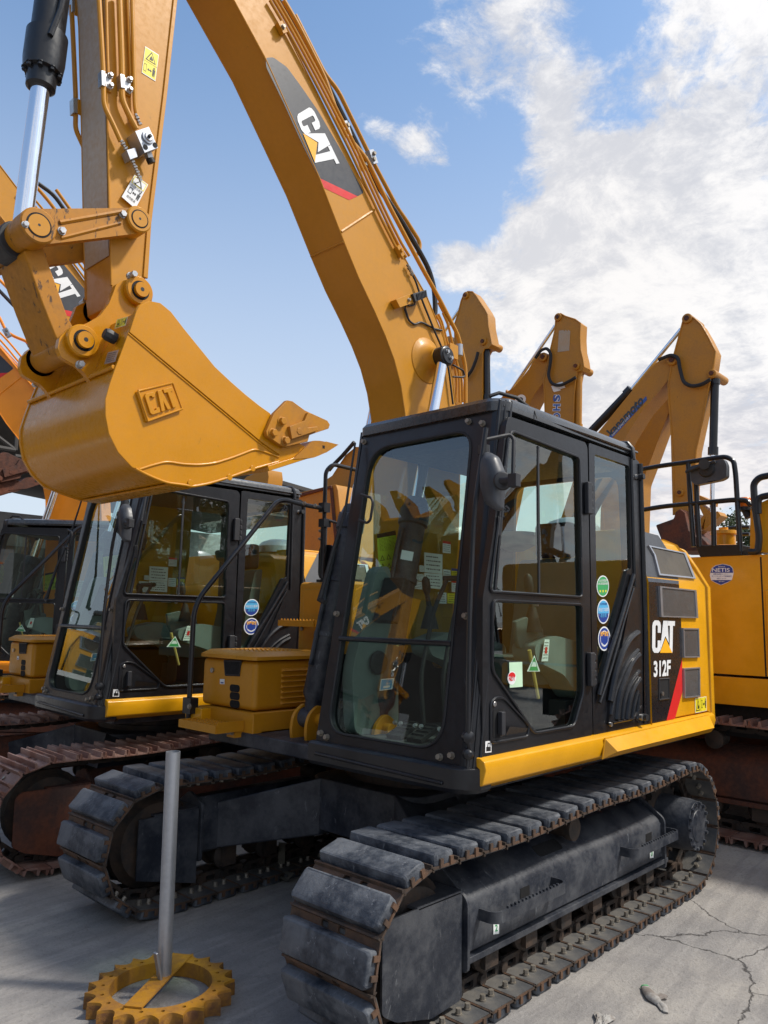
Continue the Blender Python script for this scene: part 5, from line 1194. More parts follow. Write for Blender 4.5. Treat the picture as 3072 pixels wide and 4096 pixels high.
    # ears
    e1 = g2([(655, 440), (652, 400), (640, 370), (610, 346), (570, 342), (528, 350), (500, 365), (488, 400), (468, 450), (430, 500), (380, 530), (330, 550), (285, 566), (255, 595), (248, 640), (262, 680), (300, 702), (335, 720), (365, 750), (392, 792), (420, 780), (500, 752), (585, 480)], .20)
    for yy, s_ in ((.205, 1), (-.205, -1)):
        Er = MB().mat('yellow_bucket'); Er.flat(rpoly(e1, .008, 2), yy if s_ > 0 else -.175, .030)
        for (p, r) in ((Dp, .066), (Bp, .070)):
            Er.lathe((p[0], yy-s_*.03, p[1]), (0, s_, 0), [(0, r), (.055, r), (.062, r-.006)], 32); Er.mat('inside'); Er.cyl((p[0], yy+s_*.0325, p[1]), (p[0], yy+s_*.033, p[1]), r*.66, n=28); Er.mat('yellow_bucket'); Er.cyl((p[0], yy, p[1]), (p[0], yy+s_*.05, p[1]), r*.50, n=24); Er.mat('ink'); Er.cyl((p[0], yy+s_*.05, p[1]), (p[0], yy+s_*.0505, p[1]), .010, n=8); Er.mat('yellow_bucket')
        Er.mat('steel'); Er.hexb((Bp[0]-.0, yy, Bp[1]-.10), (0, s_, 0), .014, .03); Er.hexb((Dp[0]+.04, yy, Dp[1]+.06), (0, s_, 0), .014, .05); Er.obj('hinge_bracket', bk, bevel=.004)
    g_ = [side[0], side[27]]
    def on_box(pts, lift=.010):   # the flat upper back plate of the bucket
        a_, b_ = Vector((g_[0][0], .3, g_[0][1])), Vector((g_[1][0], .3, g_[1][1])); n_ = (b_-a_).cross(Vector((0, 1, 0))).normalized()
        if n_.dot(CAM-a_) < 0: n_ = -n_
        r = []
        for p in pts:
            w = U(*c2(*p), 'y', .4); d_ = w-CAM; t = (a_-CAM).dot(n_)/d_.dot(n_); r.append(CAM+d_*t+n_*lift)
        return r, n_
    q = MB().mat('plastic'); c0 = on_box([(500, 602)])[0][0]; q.lathe(c0, on_box([(500, 602)])[1], [(-.01, .026), (.03, .028), (.045, .022)], 8); q.obj('rubber_plug', bk, bevel=.003)
    Q_, n_ = on_box(((505, 562), (552, 548), (562, 510), (515, 522))); m_ = MB(); warn_label(m_, Q_); m_.obj('warning_label', bk, smooth=0)
    Q_, n_ = on_box(((460, 716), (508, 704), (524, 652), (476, 664))); m_ = MB(); lines_label(m_, Q_, 'galv', 5, seed=4); m_.obj('data_plate', bk, smooth=0)
    # side cutters
    for sy in (1, -1):
        Sc = MB().mat('tip'); sc = g2([(1220, 870), (1245, 875), (1300, 915), (1395, 958), (1406, 975), (1400, 992), (1345, 1010), (1318, 1020), (1310, 1048), (1218, 1070), (1195, 1065), (1135, 1025), (1130, 1005), (1165, 925)])
        Sc.flat(sc, (HW+.035) if sy > 0 else -HW-.01, .025)
        rg = g2([(1220, 985), (1285, 960), (1300, 925), (1318, 930), (1300, 990), (1340, 985), (1345, 1002), (1230, 1040)])
        Sc.flat(rg, (HW+.055) if sy > 0 else -HW-.03, .022)
        for p in ((1195, 962), (1157, 1012), (1262, 1006), (1210, 1045)):
            w = U(*c2(*p), 'y', HW); Sc.hexb((w.x, sy*(HW+.034), w.z), (0, sy, 0), .019, .024)
        Sc.obj('side_cutter', bk, bevel=.006)
    for k in range(4):
        yy = HW-.03-k*(2*HW-.06)/3
        T = MB().mat('tip')
        def tp(pts): return [XZ(U(*c2(*p), 'y', HW-.03)) for p in pts]
        T.flat(rpoly(tp([(1240, 1125), (1325, 1045), (1355, 1045), (1395, 1052), (1395, 1090), (1355, 1108), (1330, 1118)]), .01, 3), yy+.045, .09)
        a_ = tp([(1385, 1048), (1385, 1096), (1447, 1060)]); 
        vs = [(a_[0][0], yy+.042, a_[0][1]), (a_[0][0], yy-.042, a_[0][1]), (a_[1][0], yy-.042, a_[1][1]), (a_[1][0], yy+.042, a_[1][1]), (a_[2][0], yy+.028, a_[2][1]), (a_[2][0], yy-.028, a_[2][1])]
        T.add(vs, [(0, 1, 5, 4), (3, 4, 5, 2), (0, 4, 3), (1, 2, 5), (0, 3, 2, 1)]); w = U(*c2(1372, 1072), 'y', HW-.03); T.mat('inside'); T.cyl((w.x, yy+.0452, w.z), (w.x, yy+.046, w.z), .011, n=4); T.obj('tooth', bk, bevel=.005)

main = thing('excavator', 'black and yellow excavator marked 312F in front, its bucket raised over the lower left', 'excavator', group='excavators')
build_undercarriage(main, 'rubber')
build_upper(main)
build_front(main)
paint('yellow_ring', (.40, .185, .012), .5, dirt=(.16, .075, .03), damt=.7, dscale=9, bump=.3, scratch=(.09, .04, .02), samt=.6, sth=.60)
paint('ring_rust', (.13, .055, .022), .7, dirt=(.36, .17, .015), damt=.75, dscale=14, bump=.6)
# ================================================================== other machines
def attach(o, root):
    o.parent = root
    M = Matrix.Translation(root.location) @ root.rotation_euler.to_matrix().to_4x4() @ Matrix.Diagonal((*root.scale, 1))
    o.matrix_parent_inverse = M.inverted(); return o
def recolor(root, table):
    for o in root.children_recursive:
        if o.type != 'MESH': continue
        for s in o.material_slots:
            if s.material and s.material.name in table:
                mt = MATS[table[s.material.name]]; s.link = 'OBJECT'; s.material = mt
UNDER = ('track_chain', 'track_frame', 'idler_guard', 'idler', 'track_roller', 'carrier_roller', 'final_drive', 'sprocket')
second = copy_tree(main, None, UNDER)
second.location = (.10, -3.04, 0); second.rotation_euler = (0, 0, radians(-2.4))
second['label'] = 'excavator on rusty steel tracks, second in the row, its cab directly under the raised bucket'
# its own rusty steel undercarriage
tmp = thing('excavator', 'tmp', 'excavator')
protos = make_shoe_meshes('steel')
build_track(tmp, .997, 1, 'steel', protos); build_track(tmp, -.997, -1, 'steel', protos)
for p in protos: bpy.data.objects.remove(p)
for ch in list(tmp.children): ch.parent = second
bpy.data.objects.remove(tmp)
for ch in second.children:
    if ch.name.split('.')[0] == 'bucket': 
        ch.location = (.03, 0, .13); recolor_all = [ch]+list(ch.children_recursive)
        for o in recolor_all:
            for sl in o.material_slots:
                if sl.material and sl.material.name in ('yellow_bucket', 'tip'): mt = MATS['rust']; sl.link = 'OBJECT'; sl.material = mt
        ch['label'] = 'rusty brown bucket'
def drop(root, names):
    for o in [o for o in root.children_recursive if o.name.split('.')[0] in names]: bpy.data.objects.remove(o)
drop(second, ('inspection_sticker', 'exit_label'))
for o in list(second.children):
    if o.name.split('.')[0] == 'rear_side_panel':
        g_ = [c for c in o.children if c.name.split('.')[0] == 'round_sticker' and 'green' in [m_.name for m_ in c.data.materials]]
        for c in g_: bpy.data.objects.remove(c)
third = copy_tree(second)
for ch in third.children:
    if ch.name.split('.')[0] in ('boom', 'boom_cylinder', 'boom_foot_bracket', 'cylinder_bracket', 'stick', 'bucket_cylinder', 'tilt_link', 'power_link', 'bucket'): ch.location = ch.location*1.4+Vector((.17, 0, -.98)); ch.scale = (1.4,)*3
third.location = (-1.16, -6.76, 0); third.rotation_euler = (0, 0, radians(-45))
third['label'] = 'bright orange excavator at the far left edge, behind the one with rusty tracks'
recolor(third, {'yellow': 'orange', 'yellow_sill': 'orange'})

# ---- machine on the right, seen side on (its own long side runs along world y)
R4 = thing('excavator', 'large yellow excavator at the right edge with a round blue NETIS sticker and black handrail', 'excavator', (-4.06, 1.0, 0), -pi/2, 'excavators', 1.25)
protos = make_shoe_meshes('steel')
build_track(R4, .997, 1, 'steel', protos); build_track(R4, -.997, -1, 'steel', protos)
for p in protos: bpy.data.objects.remove(p)
XP = -2.66
def A4(o): return attach(o, R4)
h = MB().mat('yellow_pale'); 
def V4(x, y): return U(*cn(x, y), 'x', XP)
ztop = V4(800, 1655).z
h.flat(rpoly([(-1.35, 1.30), (-1.30, ztop-.2), (-1.05, ztop), (3.6, ztop), (3.6, 1.30)], .08, 4), XP, 2.7, ax='x'); hb = A4(h.obj('house', bevel=.03, seg=3))
seam = U(2750+560/1.845, 2300+300/1.845, 'x', XP)
h = MB().mat('inside'); h.bb(XP-.01, XP+.0015, seam.y-.006, seam.y+.006, 1.30, ztop-.02); A4(h.obj('panel_gap'))
h = MB().mat('yellow_pale'); h.flat(rpoly([(-1.3, 1.06), (-1.35, 1.28), (3.6, 1.28), (3.6, 1.06)], .05, 4), XP+.01, 2.7, ax='x'); A4(h.obj('lower_skirt', bevel=.02, seg=3))
h = MB().mat('yellow_pale')
for i in range(1): h.flat([(seam.y+.02, 1.33), (seam.y+.02, ztop-.28), (seam.y+.9, ztop-.28), (seam.y+.9, 1.33)], XP+.012, .02, ax='x')
A4(h.obj('side_door', bevel=.012))
h = MB().mat('inside'); h.bb(XP-2.4, XP-.1, -1.0, 3.2, .80, 1.06); A4(h.obj('turntable'))
h = MB(); q = [V4(*p) for p in ((600, 2025), (900, 2025), (900, 1755), (600, 1755))]
octo = [(.02, .62), (.0, .45), (.06, .22), (.25, .10), (.47, .0), (.75, .12), (.93, .25), (1., .55), (.97, .80), (.86, .92), (.55, 1.), (.25, .93), (.08, .80)]
h.mat('white'); lay(h, poly_uf(octo), q, .002)
def cl_(v0, v1): return [(min(.98, max(.02, .5+(x-.5)*.96)), min(v1, max(v0, .5+(y_-.5)*.96))) for x, y_ in octo]
h.mat('blue'); lay(h, tess(cl_(.58, .99)), q, .003); lay(h, tess(cl_(.02, .24)), q, .003)
text_in(h, 'NETIS', sub(q, .10, .62, .84, .80), 'white', .004, .012); text_in(h, '登録技術', sub(q, .35, .84, .65, .90), 'white', .004)
text_in(h, '燃費低減型エンジン・', sub(q, .15, .485, .82, .55), 'blue', .004, .005); text_in(h, 'ポンプマッチング制御搭載', sub(q, .08, .385, .92, .45), 'blue', .004, .005); text_in(h, '油圧ショベル', sub(q, .30, .285, .70, .35), 'blue', .004, .005); text_in(h, '登録番号', sub(q, .38, .15, .62, .20), 'white', .004)
A4(h.obj('round_sticker', smooth=0))
def rail(name, pl, r=.020, mat='black', x=XP, rnd=.12, ccc=cn):
    m = MB().mat(mat)
    for pts in pl: m.tube([U(*ccc(*p), 'x', x) for p in pts], r, 10, rnd=rnd)
    return A4(m.obj(name))
rail('handrail', [[(-260, 560), (0, 512), (300, 475), (520, 437), (800, 400), (900, 450), (925, 620), (985, 1600)], [(325, 480), (350, 950), (392, 1540)], [(428, 740), (435, 1000), (470, 1540)], [(642, 985), (650, 1530)], [(-260, 1075), (0, 1030), (340, 998), (910, 945), (1070, 955), (1115, 1020)]], .021)
rail('door_handrail', [[(1500, 620), (1334, 640), (1220, 665), (1150, 745), (1165, 1000), (1225, 1420), (1205, 1605), (1095, 1602)], [(1500, 880), (1334, 890), (1230, 915), (1205, 975), (1212, 1120)]], .027, x=XP+.03)
rail('far_handrail', [[(1100, 1290), (960, 1292), (820, 1305), (870, 1360), (890, 1520)], [(1100, 1378), (680, 1388)]], .018, x=XP-1.2)
h = MB().mat('black'); h.px([cn(*p) for p in ((412, 1520), (995, 1510), (1010, 1645), (470, 1668))], XP+.01, .5, ax='x'); A4(h.obj('walkway_kick_plate', bevel=.008))
h = MB().mat('mirror_back'); h.px([cn(*p) for p in rpoly([(350, 520), (560, 470), (770, 425), (808, 500), (808, 655), (740, 695), (410, 762), (355, 700)], 30, 4)], XP+.14, .07, ax='x'); mo = A4(h.obj('rear_view_mirror', bevel=.03, seg=3))
h = MB().mat('plastic'); h.tube([U(*cn(*p), 'x', XP+.16) for p in ((325, 605), (300, 590), (500, 515), (665, 460))], .014, 8, rnd=.02); h.cyl(U(*cn(525, 495), 'x', XP+.15), U(*cn(525, 495), 'x', XP+.21), .045, n=8); h.lathe(U(*cn(560, 560), 'x', XP+.14), (1, 0, 0), [(0, .07), (.02, .06), (.025, .02)], 18); o = h.obj('mirror_bracket'); A4(o)
h = MB().mat('glow_orange'); p = U(*cn(1040, 1040), 'x', XP-.1); h.lathe(p, (0, 0, 1), [(0, .055), (.07, .053), (.08, .045)], 20); h.mat('plastic'); h.cyl(p-Vector((0, 0, .03)), p, .065); h.cyl(p-Vector((0, -.03, .09)), p-Vector((0, 0, .02)), .03); A4(h.obj('beacon'))
h = MB().mat('yellow_pale'); h.px([cn(*p) for p in rpoly([(1110, 1060), (1235, 985), (1350, 930), (1700, 900), (1700, 1640), (1105, 1600)], 30, 4)], XP-.05, .9, ax='x'); A4(h.obj('cab_panel', bevel=.04, seg=3))
h = MB().mat('yellow_pale'); p = U(*cn(778, 1520), 'x', XP-.6); h.lathe(p, (0, 0, 1), [(0, .10), (.09, .10), (.10, .115), (.13, .112), (.14, .04), (.16, .04)], 24); A4(h.obj('filler_cap'))

# ---- machines parked behind: booms folded, sticks hanging
def rear_machine(label, X, foot, body='yellow_old', dark='black'):
    """house, cab and tracks under a folded boom; faces world +y"""
    root = thing('excavator', label, 'excavator', (X-.3, foot.y-.9, 0), pi/2, 'excavators')
    a = lambda o: attach(o, root)
    y0 = foot.y
    H = MB().mat(body); H.flat(rpoly([(y0-3.2, 1.15), (y0-3.3, 2.1), (y0-2.9, 2.35), (y0-.4, 2.3), (y0+.3, 2.0), (y0+.5, 1.15)], .1, 4), X+.9, 2.5, ax='x'); a(H.obj('house', bevel=.04, seg=3))
    C = MB().mat(dark); C.flat(rpoly([(y0-.9, 1.2), (y0-.85, 2.95), (y0+.35, 2.95), (y0+.75, 2.0), (y0+.7, 1.2)], .08, 4), X-.45, 1.0, holes=[rpoly([(y0-.75, 2.0), (y0-.72, 2.82), (y0+.28, 2.82), (y0+.58, 2.0)], .06, 3)], ax='x'); a(C.obj('cab', bevel=.02))
    for s in (-1.1, 1.1):
        T = MB().mat('rust'); T.flat(rpoly([(y0-2.8, .02), (y0-3.05, .45), (y0-2.8, .88), (y0+1.0, .88), (y0+1.25, .45), (y0+1.0, .02)], .25, 5), X-.3+s+.28, .56, ax='x')
        for k in range(22): T.bb(X-.3+s-.29, X-.3+s+.29, y0-2.75+k*.172, y0-2.72+k*.172, .87, .91)
        a(T.obj('track', bevel=.01))
    return root, a
def arm_set(root, a, c, X, w, boom, stick, body, rod=None, rodr=.035, barrel=None, bcyl=None, brod=None, pins=(), hose=None, bmat='black', ext=None):
    off = lambda k: X+k
    B = MB().mat(body); pts = [c(*p) for p in boom]
    L = [(lambda v: (v.y, v.z))(U(*p, 'x', X)) for p in pts]
    if ext: L = L+[(q[0], q[1]) for q in ext]
    B.flat(rpoly(L, .05, 2), X, w, ax='x'); bo = a(B.obj('boom', bevel=.012))
    S = MB().mat(body); S.px([c(*p) for p in stick], X+.03, .26, ax='x'); so_ = a(S.obj('stick', bevel=.012))
    E = MB().mat(body)
    P = [U(*c(*p), 'x', X+.032) for p in stick]; E.tube(P+[P[0]], .014, 6); o = E.obj('stick_edge'); attach(o, root)
    if rod: m = MB().mat('chrome'); m.cyl(U(*c(*rod[0]), 'x', X-.12), U(*c(*rod[1]), 'x', X-.12), rodr); a(m.obj('arm_cylinder_rod'))
    if barrel: m = MB().mat(bmat); p0, p1 = U(*c(*barrel[0]), 'x', X-.12), U(*c(*barrel[1]), 'x', X-.12); m.cyl(p0, p1, rodr*2.1); m.cyl(p0, p0.lerp(p1, .12), rodr*2.6); a(m.obj('arm_cylinder'))
    if bcyl:
        m = MB().mat(bmat); p0, p1 = U(*c(*bcyl[0]), 'x', X-.06), U(*c(*bcyl[1]), 'x', X-.06); m.cyl(p0, p1, rodr*1.75); m.cyl(p1.lerp(p0, .1), p1, rodr*2.2); m.cyl(p0, p0.lerp(p1, .07), rodr*2.1); a(m.obj('bucket_cylinder'))
        if brod: m = MB().mat('chrome'); m.cyl(p1, U(*c(*brod), 'x', X-.06), rodr); a(m.obj('bucket_cylinder_rod'))
    for p in pins:
        m = MB().mat(body); c0 = U(*c(*p[0]), 'x', X+.03); m.lathe(c0-Vector((w+.08, 0, 0)), (1, 0, 0), [(0, p[1]), (w+.11, p[1]), (w+.12, p[1]*.85)], 20); m.mat('rust'); m.cyl(c0, c0+Vector((.06, 0, 0)), p[1]*.5); a(m.obj('pin'))
    if hose: m = MB().mat('hose'); m.tube([U(*c(*p), 'x', X+.10) for p in hose], .030, 8, rnd=.15); a(m.obj('hydraulic_hose'))
    return bo, so_
# the machine lettered kanamoto
XK = -8.0; fk = U(*cm(560, 1010), 'x', XK)
rk, ak = rear_machine('excavator with blue and black kanamoto lettering on its boom, behind the cab to the right', XK, Vector((XK, fk.y, 1.9)))
ext = [(fk.y-.2, 1.9), (fk.y-.75, 1.9)]
arm_set(rk, ak, cm, XK, .42, [(940, 840), (985, 760), (1050, 655), (1130, 565), (1190, 490), (1222, 440), (1218, 405), (1190, 388), (1150, 400), (1100, 440), (1050, 500), (960, 610), (830, 770), (760, 860)],
        [(1250, 215), (1258, 200), (1275, 195), (1300, 208), (1335, 240), (1370, 300), (1395, 350), (1405, 372), (1395, 440), (1372, 540), (1340, 710), (1310, 850), (1300, 1000), (1296, 1160), (1202, 1160), (1200, 900), (1192, 760), (1180, 620), (1176, 530), (1195, 420), (1225, 310)], 'yellow_old',
        rod=((1240, 262), (995, 560)), barrel=((1000, 552), (790, 772)), bcyl=((1403, 505), (1393, 870)), brod=(1388, 1170), pins=(((1198, 412), .09), ((1270, 212), .08), ((1390, 478), .07), ((1235, 1053), .06)), hose=[(1130, 410), (1190, 385), (1225, 400), (1232, 450), (1250, 520), (1290, 540), (1340, 530), (1380, 505)], ext=ext)
m = MB(); qk = [U(*cm(*p), 'x', XK+.002) for p in ((905, 782), (1060, 622), (1042, 572), (876, 755))]
m.mat('black_decal'); text_in(m, 'kanamoto', qk, 'black_decal', .004, .03)
m.mat('blue_logo'); q = [U(*cm(*p), 'x', XK+.002) for p in ((898, 796), (1074, 604), (1070, 586), (890, 780))]; lay(m, poly_uf([(0, 0), (1, 0), (1, 1), (0, 1)]), q, .003); text_in(m, 'kanamoto ALLIANCE GROUP', sub(q, .06, .2, .55, .8), 'white', .006)
ak(m.obj('lettering', smooth=0))
m = MB().mat('rust'); m.px([cd_(*p) for p in ((828, 922), (960, 875), (975, 825), (1010, 800), (1045, 830), (1075, 960), (1120, 1010), (1160, 1000), (1215, 1060), (1200, 1110), (900, 1110), (850, 980))], XK+.3, 1.0, ax='x'); ak(m.obj('bucket', bevel=.02))
m = MB().mat('yellow_old')
for L in ([(1150, 700), (1240, 745), (1235, 775), (1150, 735)], [(1130, 745), (1215, 810), (1160, 960), (1100, 1000), (1120, 930), (1180, 850)], [(1200, 830), (1290, 820), (1310, 850), (1280, 880), (1180, 960)]): m.px([cd_(*p) for p in L], XK, .3, ax='x')
ak(m.obj('bucket_linkage', bevel=.02))
# paler machine directly behind it
XB = -10.0; fb = U(*cm(900, 1250), 'x', XB)
rb, ab = rear_machine('pale yellow excavator whose plain boom slants behind the kanamoto one', XB, Vector((XB, fb.y, 1.9)))
arm_set(rb, ab, cm, XB, .42, [(1048, 1010), (1090, 900), (1145, 750), (1190, 640), (1200, 560), (1165, 560), (1100, 640), (1010, 780), (930, 950), (850, 1120)], [(1160, 520), (1230, 500), (1260, 600), (1240, 1100), (1200, 1100), (1190, 700)], 'yellow_old', ext=[(fb.y-.3, 2.0), (fb.y+.5, 2.0)])
# SHO machine
XS = -8.4; fs_ = U(*ck(420, 1400), 'x', XS)
rs_, as_ = rear_machine('excavator with blue SHO lettering and a grey patch on its stick, behind the cab roof', XS, Vector((XS, fs_.y, 1.9)))
bo, so2 = arm_set(rs_, as_, ck, XS, .42, [(850, 1100), (910, 985), (985, 890), (1015, 800), (1045, 700), (1020, 650), (975, 640), (935, 660), (895, 715), (860, 780), (790, 870), (735, 935), (690, 960), (645, 1010), (560, 1110)],
        [(1085, 372), (1093, 335), (1125, 320), (1165, 343), (1245, 368), (1290, 400), (1285, 520), (1290, 620), (1310, 700), (1318, 760), (1300, 795), (1262, 800), (1246, 890), (1236, 1000), (1228, 1290), (1002, 1290), (992, 1000), (985, 880), (1010, 760), (1045, 600), (1078, 460)], 'yellow_old',
        rod=((1082, 420), (700, 985)), barrel=((705, 975), (640, 1060)), bcyl=((1278, 790), (1272, 1290)), pins=(((985, 682), .085), ((1108, 352), .075), ((1258, 758), .07)), hose=[(915, 690), (960, 625), (1010, 605), (1045, 650), (1040, 740), (1020, 830), (1050, 905), (1120, 920), (1200, 880), (1250, 850)], bmat='yellow_old', ext=[(fs_.y-.3, 1.9), (fs_.y+.3, 1.9)])
m = MB(); XX = XS+.034
m.mat('grey_face'); q = [U(*ck(*p), 'x', XX) for p in ((1100, 640), (1197, 628), (1207, 448), (1112, 462))]; lay(m, tess([(0, 0), (1, 0), (1, .9), (.8, .98), (.75, .9), (.6, 1.), (.5, .93), (.4, 1.), (0, 1.)]), q, .002); as_(m.obj('grey_patch', smooth=0))
m = MB()
for ch, (v0, v1) in (('S', (992, 1055)), ('H', (1068, 1130)), ('O', (1140, 1205))):
    q = [U(*ck(*p), 'x', XX) for p in ((1062, v0), (1058, v1), (1122, v1), (1128, v0))]
    text_in(m, ch, q, 'white', .002, .09); text_in(m, ch, sub(q, .06, .06, .94, .94), 'blue_logo', .004, .035)
m.mat('blue_logo')
for k in range(3):
    for s_ in (0, 1):
        x0 = 1050+k*6+s_*38; y0 = 925+k*15-s_*22; q = [U(*ck(*p), 'x', XX+.002) for p in ((x0, y0), (x0+52, y0-14), (x0+60, y0-2), (x0+8, y0+12))]; m.mat('white'); lay(m, poly_uf([(-.05, -.3), (1.05, -.3), (1.05, 1.3), (-.05, 1.3)]), q, .0); m.mat('blue_logo'); lay(m, poly_uf([(0, 0), (1, 0), (1, 1), (0, 1)]), q, .002)
as_(m.obj('lettering', smooth=0))
m = MB(); q = [U(*ck(*p), 'x', XS+.002) for p in ((742, 1090), (838, 1070), (838, 985), (748, 1000))]; m.mat('white'); disc = [(.5+.5*cos(2*pi*k/24), .5+.5*sin(2*pi*k/24)) for k in range(24)]; lay(m, poly_uf(disc), q, .002); m.mat('grey_decal'); lay(m, poly_uf([(.5+.25*cos(2*pi*k/20), .5+.25*sin(2*pi*k/20)) for k in range(20)]), q, .004); m.mat('white'); lay(m, poly_uf([(.5+.13*cos(2*pi*k/20), .5+.13*sin(2*pi*k/20)) for k in range(20)]), q, .006); as_(m.obj('round_emblem', smooth=0))
# plain machine beside the first boom
X3 = -7.6; f3 = U(*ck(60, 1350), 'x', X3)
r3, a3 = rear_machine('unmarked yellow excavator whose rounded stick head rises just right of the near boom', X3, Vector((X3, f3.y, 1.9)))
arm_set(r3, a3, ck, X3, .45, [(200, 760), (260, 640), (250, 560), (210, 500), (160, 520), (60, 700), (-40, 900)], [(300, 215), (322, 160), (355, 137), (395, 140), (425, 175), (450, 215), (500, 290), (520, 330), (525, 420), (545, 520), (555, 575), (530, 605), (495, 610), (478, 640), (474, 800), (475, 1080), (330, 1080), (335, 900), (250, 640), (245, 410), (275, 320)], 'yellow_old',
        rod=((300, 265), (140, 500)), bcyl=((512, 600), (518, 1040)), brod=(518, 1200), pins=(((342, 172), .07), ((487, 553), .075)), hose=[(440, 640), (425, 700), (390, 790), (345, 850), (330, 860)], ext=[(f3.y-.4, 1.9), (f3.y+.3, 1.9)])
# machine between the second one and the first cab
X5 = -3.6; root5 = thing('excavator', 'old orange excavator with raised engine panels, between the two black cabs in the background', 'excavator', (X5, -5.6, 0), 0, 'excavators')
a5 = lambda o: attach(o, root5)
m = MB().mat('yellow_old'); m.px([c3(*p) for p in ((780, 790), (830, 745), (1225, 655), (1245, 720), (1320, 1450), (820, 1450), (770, 1400))], X5, 1.6, ax='x'); a5(m.obj('house', bevel=.02))
m = MB().mat('rust')
m.px([c3(*p) for p in ((775, 770), (1170, 668), (1172, 695), (790, 800))], X5+.03, .05, ax='x'); m.px([c3(*p) for p in ((1155, 690), (1185, 690), (1240, 1300), (1210, 1300))], X5+.02, .05, ax='x'); a5(m.obj('panel_frame', bevel=.004))
m = MB().mat('yellow_old'); m.px([c3(*p) for p in ((1110, 660), (1120, 600), (1180, 560), (1270, 420), (1330, 330), (1440, 240), (1520, 240), (1500, 700), (1300, 1100), (1240, 900))], X5-.4, .5, ax='x'); a5(m.obj('boom', bevel=.015))
m = MB().mat('hose'); m.tube([U(*c3(*p), 'x', X5-.35) for p in ((1150, 500), (1200, 440), (1290, 350), (1360, 270), (1430, 190))], .03, 8, rnd=.1); a5(m.obj('hydraulic_hose'))
m = MB().mat('yellow_old'); m.px([c3(*p) for p in ((100, 700), (240, 570), (420, 500), (470, 490), (480, 570), (460, 720))], X5-2.5, .4, ax='x'); a5(m.obj('folded_arm', bevel=.015))
m = MB().mat('white'); m.px([c3(*p) for p in ((822, 1425), (965, 1435), (960, 1660), (818, 1650))], X5+.1, .1, ax='x'); a5(m.obj('white_panel', bevel=.005))
m = MB().mat('rust'); m.bb(X5-1.6, X5+.2, -7.0, -3.6, .0+.02, .9); a5(m.obj('undercarriage', bevel=.1))
m = MB().mat('glow_orange'); p = U(*c3(545, 770), 'x', -1.2); m.lathe(p, (0, 0, 1), [(0, .07), (.03, .065), (.045, .04)], 20); o = m.obj('beacon'); o.parent = None; attach(o, second); o['label'] = 'orange beacon on the cab roof'
# ================================================================== things on the ground
sp = thing('sprocket_stand', 'upright grey pipe welded to a yellow toothed sprocket ring lying on the concrete', 'pole stand', (1.885, .062, 0))
m = MB().mat('yellow_ring'); nT = 21; RR = .322; pts = []
for k in range(nT):
    for t in range(8):
        a = 2*pi*(k+t/8)/nT; d_ = abs(t/8-.5)*2      # 0 in the hollow, 1 on the tooth tip
        pts.append(((RR-.044*(1-d_**2.2))*cos(a+.1), (RR-.044*(1-d_**2.2))*sin(a+.1)))
holes = [circ(0, 0, .222, 56)]+[circ(.253*cos(2*pi*k/18), .253*sin(2*pi*k/18), .0095, 10) for k in range(18)]
m.plate(pts, holes, lambda a, b: Vector((a, b, .068)), (0, 0, 1), .014)
f2 = lambda a, b: Vector((a, b, .054)); n0 = len(pts)
m.mat('ring_rust'); V_ = [Vector((*p, .056)) for p in pts]+[Vector((p[0]*1.006, p[1]*1.006, .045)) for p in pts]+[Vector((p[0]*1.006, p[1]*1.006, .002)) for p in pts]
m.add(V_, [(q*n0+i, (q+1)*n0+i, (q+1)*n0+(i+1) % n0, q*n0+(i+1) % n0) for q in range(2) for i in range(n0)])
m.mat('yellow_ring'); c_ = circ(0, 0, .2225, 56); m.add([Vector((*p, .056)) for p in c_]+[Vector((*p, .002)) for p in c_], [(i, (i+1) % 56, 56+(i+1) % 56, 56+i) for i in range(56)])
m.lathe((0, 0, .0), (0, 0, 1), []) if False else None
m.obj('sprocket_ring', sp, bevel=.004, smooth=30)
m = MB().mat('yellow_ring'); b0, b1 = Vector((.205, .115, .077)), Vector((-.225, -.175, .077)); d_ = (b1-b0).normalized(); w_ = Vector((-d_.y, d_.x, 0))*.04
m.add([b0+w_, b0-w_, b1-w_, b1+w_]+[p-Vector((0, 0, .007)) for p in (b0+w_, b0-w_, b1-w_, b1+w_)], [(0, 1, 2, 3), (7, 6, 5, 4), (0, 4, 5, 1), (1, 5, 6, 2), (2, 6, 7, 3), (3, 7, 4, 0)]); m.obj('cross_bar', sp, smooth=0)
m = MB().mat('galv'); pb = Vector((-.045, -.055, .075)); pt = pb+Vector((.012, -.004, .985)); n = 28
u = Vector((1, 0, 0)); w_ = Vector((0, 1, 0)); vs = []; 
for p, r in ((pb, .0335), (pt, .0335), (pt, .0300), (pt-Vector((0, 0, .1)), .0300)):
    for k in range(n): vs.append(p+(u*cos(2*pi*k/n)+w_*sin(2*pi*k/n))*r)
m.add(vs, [(q*n+k, q*n+(k+1) % n, (q+1)*n+(k+1) % n, (q+1)*n+k) for q in range(3) for k in range(n)]); m.obj('pipe', sp)
m = MB().mat('galv'); m.box((.01, -.02, .135), (.012, .028, .13), Matrix.Rotation(.25, 3, 'Y')); m.obj('gusset', sp, bevel=.003)
